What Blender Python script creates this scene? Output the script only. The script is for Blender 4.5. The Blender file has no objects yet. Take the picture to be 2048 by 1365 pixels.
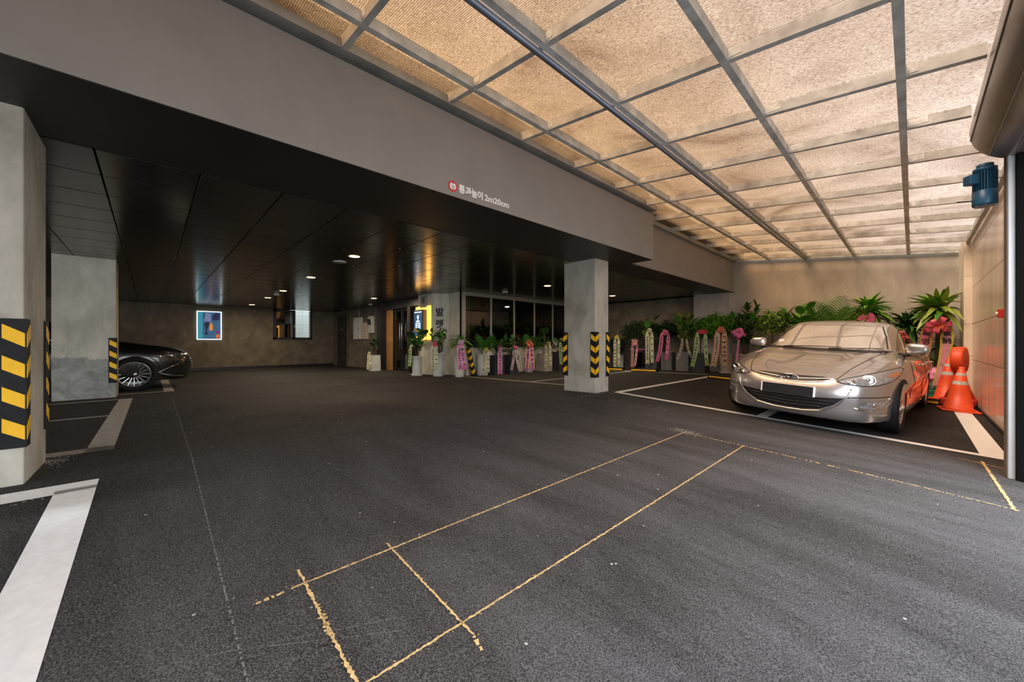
import bpy, bmesh, math, random
from mathutils import Vector, Matrix, noise
from mathutils.bvhtree import BVHTree
from mathutils.geometry import delaunay_2d_cdt
random.seed(7)
scene = bpy.context.scene
C = scene.collection
PI = math.pi

# ------------------------------------------------------------------ camera, world, exposure
YAW = math.atan2(800, 760)                      # view direction turned from +Y towards -X
cam_d = bpy.data.cameras.new('camera')
cam_d.sensor_width = 36.0
cam_d.lens = 760 / 2048 * 36
cam_d.shift_y = 2.5 / 2048
cam_d.clip_start = 0.02
cam = bpy.data.objects.new('camera', cam_d)
C.objects.link(cam)
cam.location = (0, 0, 0.85)
cam.rotation_euler = (PI / 2, 0, YAW)
scene.camera = cam

world = bpy.data.worlds.new('sky')
scene.world = world
world.use_nodes = True
bg = world.node_tree.nodes['Background']
bg.inputs['Color'].default_value = (0.85, 0.935, 1.06, 1)
bg.inputs['Strength'].default_value = 1.9
sun_d = bpy.data.lights.new('sun', 'SUN')       # hazy sun, high and from the near end of the yard
sun_d.energy = 18.0; sun_d.angle = math.radians(35); sun_d.color = (0.94, 0.98, 1.06)
sun = bpy.data.objects.new('sun', sun_d); C.objects.link(sun)
sun.rotation_euler = Vector((-0.26, -0.50, 0.83)).to_track_quat('Z', 'Y').to_euler()
scene.view_settings.view_transform = 'Standard'
scene.view_settings.look = 'None'
scene.view_settings.gamma = 1
scene.view_settings.use_curve_mapping = False
scene.view_settings.exposure = 1.66

# ------------------------------------------------------------------ helpers
def floor_z(x):
    if x > 3.0:
        x = 3.0
    return 0.003 - 0.058 * (x + 3.65) if x > -3.65 else 0.003 - 0.0155 * (-3.65 - x)

def tag(o, label=None, cat=None, group=None, kind=None):
    if label: o['label'] = label
    if cat: o['category'] = cat
    if group: o['group'] = group
    if kind: o['kind'] = kind
    return o

def empty(name, loc=(0, 0, 0), rot=(0, 0, 0), parent=None):
    o = bpy.data.objects.new(name, None)
    o.empty_display_size = 0.1
    C.objects.link(o)
    o.location = loc
    o.rotation_euler = rot
    o.parent = parent
    return o

def link(name, me, parent=None, loc=None, rot=None):
    o = bpy.data.objects.new(name, me)
    C.objects.link(o)
    o.parent = parent
    if loc is not None: o.location = loc
    if rot is not None: o.rotation_euler = rot
    return o

class MB:
    """collects simple shapes into one mesh"""
    def __init__(s):
        s.v, s.f, s.sm = [], [], []
    def add(s, vs, fs, smooth=False, M=None):
        b = len(s.v)
        s.v += [tuple(M @ Vector(p)) if M else tuple(p) for p in vs]
        s.f += [tuple(i + b for i in f) for f in fs]
        s.sm += [smooth] * len(fs)
        return s
    def box(s, x0, x1, y0, y1, z0, z1, M=None):
        return s.add([(x0, y0, z0), (x1, y0, z0), (x1, y1, z0), (x0, y1, z0), (x0, y0, z1), (x1, y0, z1), (x1, y1, z1), (x0, y1, z1)],
                     [(3, 2, 1, 0), (4, 5, 6, 7), (0, 1, 5, 4), (1, 2, 6, 5), (2, 3, 7, 6), (3, 0, 4, 7)], False, M)
    def bbox(s, x0, x1, y0, y1, z0, z1, b=0.01, M=None):
        """box with chamfered edges"""
        bm = bmesh.new()
        bmesh.ops.create_cube(bm, size=1)
        for v in bm.verts:
            v.co = Vector(((x0 + x1) / 2 + v.co.x * (x1 - x0), (y0 + y1) / 2 + v.co.y * (y1 - y0), (z0 + z1) / 2 + v.co.z * (z1 - z0)))
        bmesh.ops.bevel(bm, geom=list(bm.edges), offset=b, segments=2, profile=0.5, affect='EDGES')
        return s.bm(bm, False, M)
    def bm(s, bm, smooth=False, M=None):
        bm.verts.index_update()
        s.add([v.co.copy() for v in bm.verts], [[v.index for v in f.verts] for f in bm.faces], smooth, M)
        bm.free()
        return s
    def lathe(s, prof, n=24, M=None, cap=True, smooth=True):
        vs, fs = [], []
        for r, z in prof:
            for i in range(n):
                a = 2 * PI * i / n
                vs.append((r * math.cos(a), r * math.sin(a), z))
        for j in range(len(prof) - 1):
            for i in range(n):
                k = (i + 1) % n
                fs.append((j * n + i, j * n + k, (j + 1) * n + k, (j + 1) * n + i))
        s.add(vs, fs, smooth, M)
        if cap:
            b = len(s.v) - len(vs)
            s.f.append(tuple(b + i for i in reversed(range(n)))); s.sm.append(False)
            t = b + (len(prof) - 1) * n
            s.f.append(tuple(t + i for i in range(n))); s.sm.append(False)
        return s
    def tube(s, pts, r, n=8, M=None, cap=True):
        pts = [Vector(p) for p in pts]
        rs = r if isinstance(r, (list, tuple)) else [r] * len(pts)
        vs, fs = [], []
        up = Vector((0.013, 0.021, 1))
        for i, p in enumerate(pts):
            d = (pts[min(i + 1, len(pts) - 1)] - pts[max(i - 1, 0)]).normalized()
            a = d.cross(up)
            if a.length < 0.05: a = d.cross(Vector((1, 0, 0)))
            a.normalize(); b = a.cross(d)
            for k in range(n):
                t = 2 * PI * k / n
                vs.append(p + (a * math.cos(t) + b * math.sin(t)) * rs[i])
        for i in range(len(pts) - 1):
            for k in range(n):
                q = (k + 1) % n
                fs.append((i * n + k, i * n + q, (i + 1) * n + q, (i + 1) * n + k))
        s.add(vs, fs, True, M)
        if cap:
            b = len(s.v) - len(vs)
            s.f.append(tuple(b + k for k in reversed(range(n)))); s.sm.append(False)
            s.f.append(tuple(b + (len(pts) - 1) * n + k for k in range(n))); s.sm.append(False)
        return s
    def prism(s, poly, h0, h1, M=None):
        """polygon in XY extruded along Z"""
        n = len(poly)
        vs = [(x, y, h0) for x, y in poly] + [(x, y, h1) for x, y in poly]
        fs = [tuple(reversed(range(n))), tuple(range(n, 2 * n))] + [(i, (i + 1) % n, n + (i + 1) % n, n + i) for i in range(n)]
        return s.add(vs, fs, False, M)
    def ico(s, c, r, sub=2, sc=(1, 1, 1), M=None):
        bm = bmesh.new()
        bmesh.ops.create_icosphere(bm, subdivisions=sub, radius=r)
        for v in bm.verts:
            v.co = Vector((v.co.x * sc[0] + c[0], v.co.y * sc[1] + c[1], v.co.z * sc[2] + c[2]))
        return s.bm(bm, True, M)
    def mesh(s, name, m):
        me = bpy.data.meshes.new(name)
        me.from_pydata(s.v, [], s.f)
        me.polygons.foreach_set('use_smooth', s.sm)
        ms = m if isinstance(m, (list, tuple)) else [m]
        for k in ms: me.materials.append(k)
        me.update()
        return me
    def build(s, name, m, parent=None, loc=None, rot=None):
        return link(name, s.mesh(name, m), parent, loc, rot)

def recalc(me):
    bm = bmesh.new(); bm.from_mesh(me)
    bmesh.ops.recalc_face_normals(bm, faces=bm.faces)
    bm.to_mesh(me); bm.free()

# ------------------------------------------------------------------ materials
def nodes_of(name):
    m = bpy.data.materials.new(name)
    m.use_nodes = True
    nt = m.node_tree
    return m, nt, nt.nodes['Principled BSDF']

def N(nt, t, **kw):
    n = nt.nodes.new(t)
    for k, v in kw.items():
        if k in n.inputs: n.inputs[k].default_value = v
        else: setattr(n, k, v)
    return n

def ramp(nt, fac, stops):
    r = nt.nodes.new('ShaderNodeValToRGB')
    els = r.color_ramp.elements
    while len(els) < len(stops): els.new(0.5)
    for e, (p, c) in zip(els, stops):
        e.position = p
        e.color = c if len(c) == 4 else (*c, 1)
    nt.links.new(fac, r.inputs[0])
    return r.outputs[0]

def coords(nt, scale=(1, 1, 1), kind='Object'):
    tc = nt.nodes.new('ShaderNodeTexCoord')
    mp = nt.nodes.new('ShaderNodeMapping')
    mp.inputs['Scale'].default_value = scale
    nt.links.new(tc.outputs[kind], mp.inputs[0])
    return mp.outputs[0]

def nz(nt, vec, scale, detail=4, rough=0.55, dist=0.0):
    n = nt.nodes.new('ShaderNodeTexNoise')
    n.inputs['Scale'].default_value = scale
    n.inputs['Detail'].default_value = detail
    n.inputs['Roughness'].default_value = rough
    n.inputs['Distortion'].default_value = dist
    nt.links.new(vec, n.inputs['Vector'])
    return n.outputs[0]

def mix(nt, fac, a, b, mode='MIX'):
    m = nt.nodes.new('ShaderNodeMix')
    m.data_type = 'RGBA'; m.blend_type = mode
    for sock, v in ((m.inputs[0], fac), (m.inputs[6], a), (m.inputs[7], b)):
        if hasattr(v, 'is_output'): nt.links.new(v, sock)
        elif isinstance(v, (int, float)): sock.default_value = v
        else: sock.default_value = (*v, 1) if len(v) == 3 else v
    return m.outputs[2]

def bump(nt, p, h, strength=0.2, dist=0.01):
    b = nt.nodes.new('ShaderNodeBump')
    b.inputs['Strength'].default_value = strength
    b.inputs['Distance'].default_value = dist
    nt.links.new(h, b.inputs['Height'])
    nt.links.new(b.outputs[0], p.inputs['Normal'])

def plain(name, col, rough=0.5, metal=0.0, var=0.12, scale=14, coat=0.0, spec=0.5, bmp=0.0, emit=None, estr=0.0):
    m, nt, p = nodes_of(name)
    v = coords(nt)
    n = nz(nt, v, scale)
    lo = tuple(c * (1 - var) for c in col); hi = tuple(min(1, c * (1 + var)) for c in col)
    nt.links.new(ramp(nt, n, [(0.3, lo), (0.7, hi)]), p.inputs['Base Color'])
    p.inputs['Roughness'].default_value = rough
    p.inputs['Metallic'].default_value = metal
    p.inputs['Coat Weight'].default_value = coat
    p.inputs['Coat Roughness'].default_value = 0.03
    p.inputs['Specular IOR Level'].default_value = spec
    if bmp: bump(nt, p, nz(nt, v, scale * 6), bmp, 0.01)
    if emit:
        p.inputs['Emission Color'].default_value = (*emit, 1)
        p.inputs['Emission Strength'].default_value = estr
    return m

def concrete(name, dark, mid, light, scale=1.0, rough=0.75, low=None):
    m, nt, p = nodes_of(name)
    v = coords(nt)
    a = nz(nt, v, 1.3 * scale, 8, 0.62, 0.6)
    b = nz(nt, coords(nt, (1, 1, 0.35)), 6 * scale, 6, 0.65)
    c1 = ramp(nt, a, [(0.32, dark), (0.5, mid), (0.68, light)])
    c2 = ramp(nt, b, [(0.25, (0.72,) * 3), (0.6, (1.0,) * 3), (0.85, (1.16,) * 3)])
    col = mix(nt, 1.0, c1, c2, 'MULTIPLY')
    if low:      # old unplastered base with a ragged upper edge
        sep = nt.nodes.new('ShaderNodeSeparateXYZ'); nt.links.new(v, sep.inputs[0])
        ad = N(nt, 'ShaderNodeMath', operation='MULTIPLY_ADD')
        nt.links.new(nz(nt, v, 4.0, 5), ad.inputs[0]); ad.inputs[1].default_value = 0.45
        nt.links.new(sep.outputs[2], ad.inputs[2])
        msk = ramp(nt, ad.outputs[0], [(low[0], (1, 1, 1)), (low[0] + 0.02, (0, 0, 0))])
        blot = ramp(nt, nz(nt, v, 5 if scale >= 1 else 1.7, 7, 0.66, 0.8), [(0.35, tuple(k * 0.6 for k in low[1])), (0.6, low[1]), (0.75, tuple(k * 1.5 for k in low[1]))])
        col = mix(nt, msk, col, blot)
    nt.links.new(col, p.inputs['Base Color'])
    p.inputs['Roughness'].default_value = rough
    p.inputs['Specular IOR Level'].default_value = 0.3
    bump(nt, p, nz(nt, v, 40 * scale, 5), 0.15, 0.01)
    return m

def asphalt():
    m, nt, p = nodes_of('asphalt')
    v = coords(nt)
    grain = nz(nt, v, 170, 2, 0.7)
    grain2 = nz(nt, v, 60, 3, 0.6)
    big = nz(nt, v, 0.55, 5, 0.6, 0.4)
    streak = nz(nt, coords(nt, (0.35, 1.7, 1)), 1.2, 7, 0.68, 0.9)
    streak2 = nz(nt, coords(nt, (0.5, 7, 1)), 2.4, 6, 0.7, 0.8)
    base = ramp(nt, grain, [(0.30, (0.004, 0.004, 0.004)), (0.48, (0.021, 0.020, 0.0193)), (0.68, (0.115, 0.111, 0.106))])
    tint = ramp(nt, big, [(0.35, (0.70, 0.66, 0.62)), (0.65, (1.18, 1.14, 1.10))])
    col = mix(nt, 1.0, base, tint, 'MULTIPLY')
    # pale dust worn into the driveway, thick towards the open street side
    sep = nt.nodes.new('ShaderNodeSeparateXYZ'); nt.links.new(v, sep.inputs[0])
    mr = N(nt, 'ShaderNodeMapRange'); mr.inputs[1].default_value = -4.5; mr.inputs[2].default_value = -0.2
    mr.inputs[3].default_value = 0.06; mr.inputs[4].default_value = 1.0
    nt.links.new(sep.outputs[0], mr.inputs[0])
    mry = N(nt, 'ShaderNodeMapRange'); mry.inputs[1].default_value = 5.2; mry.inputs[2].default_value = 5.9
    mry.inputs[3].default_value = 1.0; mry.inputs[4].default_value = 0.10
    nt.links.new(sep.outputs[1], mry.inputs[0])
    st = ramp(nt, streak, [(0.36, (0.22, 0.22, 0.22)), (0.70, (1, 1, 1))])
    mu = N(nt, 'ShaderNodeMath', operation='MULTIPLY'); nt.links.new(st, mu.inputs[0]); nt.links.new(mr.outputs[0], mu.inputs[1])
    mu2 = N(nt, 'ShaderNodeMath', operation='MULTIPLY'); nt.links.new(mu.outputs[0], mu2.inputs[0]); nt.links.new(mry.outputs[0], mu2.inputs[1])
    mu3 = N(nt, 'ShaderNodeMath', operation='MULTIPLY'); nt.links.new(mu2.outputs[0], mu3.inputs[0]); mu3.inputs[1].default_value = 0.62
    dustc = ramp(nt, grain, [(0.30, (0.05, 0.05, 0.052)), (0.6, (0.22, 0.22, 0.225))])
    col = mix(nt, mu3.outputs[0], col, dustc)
    # small white scuffs
    sc = ramp(nt, streak2, [(0.72, (0, 0, 0)), (0.80, (0.55, 0.55, 0.55))])
    sc2 = N(nt, 'ShaderNodeMath', operation='MULTIPLY'); nt.links.new(sc, sc2.inputs[0]); nt.links.new(grain2, sc2.inputs[1])
    col = mix(nt, sc2.outputs[0], col, (0.42, 0.41, 0.39))
    nt.links.new(col, p.inputs['Base Color'])
    p.inputs['Roughness'].default_value = 0.85
    p.inputs['Specular IOR Level'].default_value = 0.12
    bump(nt, p, grain, 0.55, 0.006)
    return m

def polycarbonate():
    """bronze twin-wall sheet: lets daylight through, ribbed along X, with water beads and grime"""
    m, nt, p = nodes_of('bronze_polycarbonate')
    out = nt.nodes['Material Output']
    v = coords(nt)
    w = N(nt, 'ShaderNodeTexWave', wave_type='BANDS', bands_direction='Y')
    w.inputs['Scale'].default_value = 22; w.inputs['Distortion'].default_value = 0.3
    nt.links.new(v, w.inputs['Vector'])
    rib = ramp(nt, w.outputs[1], [(0.15, (0.50, 0.47, 0.44)), (0.6, (1.05, 1.05, 1.05))])
    grime = ramp(nt, nz(nt, v, 0.9, 5, 0.6, 0.8), [(0.30, (0.40, 0.34, 0.29)), (0.44, (0.80, 0.77, 0.74)), (0.62, (1.06, 1.06, 1.06))])
    bead = ramp(nt, nz(nt, coords(nt, (1, 1.6, 1)), 55, 3, 0.6), [(0.34, (0.58, 0.54, 0.50)), (0.47, (0.97, 0.97, 0.97)), (0.58, (1.05, 1.05, 1.05)), (0.68, (1.5, 1.5, 1.5))])
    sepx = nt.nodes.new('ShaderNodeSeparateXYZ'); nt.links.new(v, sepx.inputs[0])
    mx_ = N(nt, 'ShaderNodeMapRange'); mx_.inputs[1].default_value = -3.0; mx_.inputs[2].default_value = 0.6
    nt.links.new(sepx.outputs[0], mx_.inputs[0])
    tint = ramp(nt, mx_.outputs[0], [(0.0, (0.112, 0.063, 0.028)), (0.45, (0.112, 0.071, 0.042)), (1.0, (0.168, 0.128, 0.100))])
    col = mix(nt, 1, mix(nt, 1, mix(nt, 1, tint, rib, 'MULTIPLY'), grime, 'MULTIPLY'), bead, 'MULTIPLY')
    tr = N(nt, 'ShaderNodeBsdfTransparent'); tl = N(nt, 'ShaderNodeBsdfTranslucent')
    gl = N(nt, 'ShaderNodeBsdfGlossy'); gl.inputs['Roughness'].default_value = 0.25
    nt.links.new(col, tr.inputs['Color']); nt.links.new(col, tl.inputs['Color'])
    m1 = N(nt, 'ShaderNodeMixShader'); m1.inputs[0].default_value = 0.22
    nt.links.new(tr.outputs[0], m1.inputs[1]); nt.links.new(tl.outputs[0], m1.inputs[2])
    m2 = N(nt, 'ShaderNodeMixShader'); m2.inputs[0].default_value = 0.05
    nt.links.new(m1.outputs[0], m2.inputs[1]); nt.links.new(gl.outputs[0], m2.inputs[2])
    nt.links.new(m2.outputs[0], out.inputs['Surface'])
    return m

def dark_glass(name, tint=(0.25, 0.24, 0.23), gloss=0.10):
    m, nt, p = nodes_of(name)
    out = nt.nodes['Material Output']
    tr = N(nt, 'ShaderNodeBsdfTransparent'); tr.inputs['Color'].default_value = (*tint, 1)
    gl = N(nt, 'ShaderNodeBsdfGlossy'); gl.inputs['Roughness'].default_value = 0.02
    fr = N(nt, 'ShaderNodeFresnel'); fr.inputs['IOR'].default_value = 1.5
    ad = N(nt, 'ShaderNodeMath', operation='ADD'); ad.inputs[1].default_value = gloss
    nt.links.new(fr.outputs[0], ad.inputs[0])
    mx = N(nt, 'ShaderNodeMixShader')
    nt.links.new(ad.outputs[0], mx.inputs[0]); nt.links.new(tr.outputs[0], mx.inputs[1]); nt.links.new(gl.outputs[0], mx.inputs[2])
    nt.links.new(mx.outputs[0], out.inputs['Surface'])
    return m

def stone_tile():
    m, nt, p = nodes_of('polished_stone')
    v = coords(nt, (1, 1, 0.22), 'Object')
    a = nz(nt, v, 3, 7, 0.65, 0.6)
    b = nz(nt, coords(nt, (1, 1, 0.05)), 22, 4, 0.6)
    c = ramp(nt, a, [(0.3, (0.62, 0.48, 0.36)), (0.55, (0.72, 0.58, 0.46)), (0.75, (0.78, 0.66, 0.54))])
    d = ramp(nt, b, [(0.3, (0.92, 0.90, 0.88)), (0.6, (1.04, 1.03, 1.01))])
    nt.links.new(mix(nt, 1, c, d, 'MULTIPLY'), p.inputs['Base Color'])
    p.inputs['Roughness'].default_value = 0.22
    p.inputs['Specular IOR Level'].default_value = 0.35
    return m

M = {}
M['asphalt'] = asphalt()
M['concrete'] = concrete('plastered_concrete', (0.32, 0.29, 0.235), (0.47, 0.44, 0.365), (0.57, 0.535, 0.455))
M['concrete_ragged'] = concrete('plastered_concrete_ragged_base', (0.42, 0.385, 0.30), (0.55, 0.51, 0.41), (0.64, 0.60, 0.49), low=(0.80, (0.34, 0.335, 0.29)))
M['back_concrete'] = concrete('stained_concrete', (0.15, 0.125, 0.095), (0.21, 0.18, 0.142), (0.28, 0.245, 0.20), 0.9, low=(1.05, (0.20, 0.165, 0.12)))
M['wall_render'] = concrete('taupe_render', (0.44, 0.40, 0.345), (0.50, 0.46, 0.405), (0.55, 0.51, 0.45), 0.7)
M['kiosk_concrete'] = concrete('grey_render', (0.59, 0.56, 0.46), (0.69, 0.66, 0.54), (0.75, 0.72, 0.60), 1.5)
M['fascia'] = plain('taupe_fascia_paint', (0.245, 0.232, 0.22), 0.55, 0, 0.06, 2.5, spec=0.35)
M['soffit'] = plain('black_soffit_paint', (0.018, 0.017, 0.016), 0.45, 0, 0.1, 3, spec=0.4)
M['ceiling_tile'] = plain('black_gloss_ceiling', (0.010, 0.009, 0.0085), 0.20, 0.0, 0.25, 9, spec=0.45)
M['void'] = plain('matt_black', (0.005, 0.005, 0.005), 0.9, spec=0.08)
M['beam'] = plain('pale_painted_steel', (0.48, 0.48, 0.445), 0.5, 0.0, 0.3, 7)
M['beam_dark'] = plain('weathered_steel', (0.30, 0.30, 0.28), 0.5, 0.2, 0.2, 5)
M['pipe'] = plain('blue_grey_steel', (0.22, 0.25, 0.32), 0.38, 0.7, 0.1, 6)
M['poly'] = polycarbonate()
M['white_paint'] = plain('white_road_paint', (0.82, 0.81, 0.78), 0.7, 0, 0.06, 22, bmp=0.2)
M['old_paint'] = plain('worn_road_paint', (0.36, 0.33, 0.29), 0.7, 0, 0.22, 22, bmp=0.2)
M['chalk'] = plain('yellow_chalk', (0.66, 0.46, 0.20), 0.9, 0, 0.3, 60)
M['chalk_white'] = plain('grey_chalk', (0.17, 0.17, 0.165), 0.9, 0, 0.3, 60)
M['dust'] = plain('white_dust', (0.55, 0.54, 0.51), 0.95, 0, 0.3, 60)
M['rubber'] = plain('black_rubber', (0.010, 0.010, 0.011), 0.62, 0, 0.3, 30, spec=0.25)
M['yellow'] = plain('yellow_reflector', (0.95, 0.52, 0.004), 0.42, 0, 0.08, 120, bmp=0.3)
M['stone'] = stone_tile()
M['cream_stone'] = plain('cream_stone', (0.82, 0.73, 0.57), 0.4, 0, 0.06, 5)
M['grout'] = plain('dark_grout', (0.16, 0.12, 0.09), 0.9)
M['white_metal'] = plain('white_aluminium', (0.62, 0.66, 0.68), 0.35, 0.3, 0.05)
M['taupe_metal'] = plain('taupe_satin_metal', (0.30, 0.255, 0.22), 0.28, 0.65, 0.15, 3)
M['black_metal'] = plain('black_metal', (0.014, 0.015, 0.018), 0.35, 0.2, 0.2)
M['motor_blue'] = plain('blue_enamel', (0.018, 0.085, 0.15), 0.4, 0.1, 0.15, 20)
M['silver_metal'] = plain('silver_metal', (0.55, 0.55, 0.56), 0.28, 0.9, 0.08)
M['chrome'] = plain('chrome', (0.82, 0.82, 0.84), 0.08, 1.0, 0.03)
M['orange_plastic'] = plain('orange_plastic', (0.78, 0.085, 0.02), 0.45, 0, 0.12, 9)
M['red_plastic'] = plain('red_plastic', (0.55, 0.025, 0.015), 0.45, 0, 0.12, 9)
M['grey_band'] = plain('silver_reflective_band', (0.55, 0.54, 0.50), 0.45, 0, 0.2, 30)
M['white_letter'] = plain('white_vinyl', (0.85, 0.85, 0.85), 0.5, 0, 0.02)
M['red_vinyl'] = plain('red_vinyl', (0.70, 0.02, 0.03), 0.5, 0, 0.05)
M['black_vinyl'] = plain('black_vinyl', (0.01, 0.01, 0.011), 0.5)
M['wood'] = plain('warm_wood', (0.34, 0.17, 0.055), 0.5, 0, 0.3, 4)
M['glass'] = dark_glass('dark_shop_glass')
M['clear_glass'] = dark_glass('clear_window_glass', (0.85, 0.88, 0.88), 0.03)
M['leaf_dark'] = plain('dark_leaf', (0.018, 0.065, 0.016), 0.4, 0, 0.4, 18)
M['leaf_mid'] = plain('mid_green_leaf', (0.065, 0.235, 0.026), 0.4, 0, 0.4, 18)
M['leaf_bright'] = plain('bright_leaf', (0.16, 0.42, 0.03), 0.38, 0, 0.45, 18)
M['leaf_lime'] = plain('lime_edged_leaf', (0.27, 0.36, 0.05), 0.4, 0, 0.55, 40)
M['bark'] = plain('bark', (0.16, 0.10, 0.055), 0.9, 0, 0.35, 40)
M['soil'] = plain('potting_soil', (0.035, 0.024, 0.016), 0.95, 0, 0.4, 60)

# ------------------------------------------------------------------ ground and road markings
def floor_strip(xs, y0f, y1f, lift):
    vs, fs = [], []
    for x in xs:
        vs += [(x, y0f(x), floor_z(x) + lift), (x, y1f(x), floor_z(x) + lift)]
    for i in range(len(xs) - 1):
        fs.append((2 * i, 2 * i + 2, 2 * i + 3, 2 * i + 1))
    return vs, fs

fm = MB()
vs, fs = floor_strip([-20.6, -3.65, 3.0, 9.0], lambda x: -8.2, lambda x: 12.6, 0)
fm.add(vs, fs)
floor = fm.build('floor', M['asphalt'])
tag(floor, 'dark asphalt garage floor with pale dust streaks', kind='structure')

def xs_between(a, b, step=0.4):
    n = max(1, int(abs(b - a) / step))
    xs = [a + (b - a) * i / n for i in range(n + 1)]
    lo, hi = min(a, b), max(a, b)
    if lo < -3.65 < hi: xs.append(-3.65)
    return sorted(set(xs))

def parking_line(x0, x1, y0, y1, m='white_paint'):
    mb = MB()
    xs = xs_between(x0, x1)
    top = floor_strip(xs, lambda x: y0, lambda x: y1, 0.004)
    mb.add(*top)
    b = len(mb.v)
    mb.build('parking_line', M[m], floor)

# white bays by the left columns: the long edge stripe (two lengths) and the bay dividers
parking_line(-3.39, -0.9, -0.40, -0.235)
parking_line(-3.50, -3.33, -4.6, -0.235)
parking_line(-8.75, -4.40, -0.375, -0.218, 'old_paint')
parking_line(-4.58, -4.40, -4.6, -0.218, 'old_paint')
parking_line(-6.76, -6.66, -4.6, -0.365, 'old_paint')
parking_line(-8.86, -8.74, -4.6, -0.218, 'old_paint')
parking_line(-9.86, -9.74, -4.6, 0.33, 'old_paint')
parking_line(-13.6, -9.75, 0.18, 0.33, 'old_paint')
# bays under the translucent roof
parking_line(-3.50, 0.60, 5.72, 5.83)
parking_line(-3.52, -3.42, 5.83, 10.55)
parking_line(-1.42, -1.30, 5.83, 9.5)
parking_line(0.45, 0.63, 5.83, 10.5)
parking_line(-8.0, -0.2, 10.52, 10.62)
# bays in front of the shop window
parking_line(-8.2, -4.3, 6.02, 6.12, 'old_paint')
parking_line(-5.88, -5.78, 6.12, 10.5, 'old_paint')

def chalk_line(p0, p1, w=0.006, m='chalk', fade=0.0, jag=0.6, step=0.008, name='chalk_line'):
    """ragged thin line of loose chalk on the ground"""
    p0, p1 = Vector(p0), Vector(p1)
    L = (p1 - p0).length
    d = (p1 - p0) / L
    n_ = Vector((-d.y, d.x))
    k = int(L / step)
    mb = MB()
    vs, fs = [], []
    for i in range(k + 1):
        c = p0 + d * L * i / k + n_ * random.gauss(0, w * 0.12)
        a = w * (1 + random.uniform(-jag, jag)); b = w * (1 + random.uniform(-jag, jag))
        for s in (c + n_ * a, c - n_ * b):
            vs.append((s.x, s.y, floor_z(s.x) + 0.004))
        if i and random.random() >= fade:
            fs.append((2 * i - 2, 2 * i - 1, 2 * i + 1, 2 * i))
    mb.add(vs, fs)
    for i in range(int(L * 60)):        # crumbs beside the line
        c = p0 + d * random.uniform(0, L) + n_ * random.gauss(0, w * 1.6)
        r = random.uniform(0.0008, 0.003); z = floor_z(c.x) + 0.004
        mb.add([(c.x - r, c.y - r, z), (c.x + r, c.y - r * 0.6, z), (c.x + r * 0.7, c.y + r, z), (c.x - r, c.y + r * 0.8, z)], [(0, 1, 2, 3)])
    return mb.build(name, M[m], floor)

chalk_line((-1.665, 0.41), (-1.668, 4.11), 0.0042)
chalk_line((-1.655, 0.27), (-1.663, 0.42), 0.006, fade=0.35)
chalk_line((-1.093, 0.35), (-1.11, 4.12), 0.0042)
chalk_line((-1.72, 0.812), (-1.03, 0.795), 0.0042)
chalk_line((-1.03, 0.795), (-0.96, 0.778), 0.006, fade=0.6)
chalk_line((-1.77, 0.446), (-1.08, 0.432), 0.0052, jag=0.75)
chalk_line((-1.45, 0.44), (-1.33, 0.436), 0.008, jag=0.9, fade=0.5)
chalk_line((-1.67, 4.11), (-0.95, 4.105), 0.006, fade=0.25)
chalk_line((-0.95, 4.105), (-0.1, 4.09), 0.008, fade=0.45)
chalk_line((-0.1, 4.09), (0.5, 4.04), 0.006, fade=0.3)
chalk_line((0.437, 5.46), (0.457, 4.02), 0.009, fade=0.05)
chalk_line((0.30, 5.42), (0.56, 5.30), 0.006, fade=0.2)
chalk_line((-8.2, 0.25), (-1.2, 0.20), 0.0028, 'chalk_white', fade=0.4, step=0.012)
chalk_line((-1.5, 0.12), (-1.25, 0.66), 0.0012, 'chalk_white', fade=0.5)
chalk_line((-1.45, 0.22), (-1.2, 0.62), 0.0012, 'chalk_white', fade=0.5)

# white dust spilled on the ground
dm = MB()
def dust_blot(x, y, rx, ry, n):
    for i in range(n):
        cx, cy = random.gauss(x, rx), random.gauss(y, ry)
        r = random.uniform(0.0015, 0.0085); z = floor_z(cx) + 0.0035
        k = random.randint(4, 6); a0 = random.uniform(0, 6)
        dm.add([(cx + r * random.uniform(.6, 1.3) * math.cos(a0 + 2 * PI * j / k), cy + r * random.uniform(.6, 1.3) * math.sin(a0 + 2 * PI * j / k), z) for j in range(k)], [tuple(range(k))])
dust_blot(-1.70, 4.16, 0.08, 0.06, 170)
dust_blot(-3.55, 5.18, 0.06, 0.28, 220)
dust_blot(-2.9, 5.1, 0.35, 0.10, 90)
dust_blot(-4.0, 5.3, 0.20, 0.05, 90)
dust_blot(-3.4, -0.48, 0.05, 0.06, 120)
dust_blot(-4.25, -0.50, 0.10, 0.04, 140)
for i in range(260):
    dust_blot(random.uniform(-10, 0.3), random.uniform(-0.4, 5.6), 0.03, 0.03, 1)
o = dm.build('dust', M['dust'], floor); o['kind'] = 'stuff'

# ------------------------------------------------------------------ building shell
ZC = 2.25                                   # underside of the garage ceiling
def structure(name, mb, m, label, parent=None):
    o = mb.build(name, m, parent)
    return tag(o, label, kind='structure')

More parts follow.
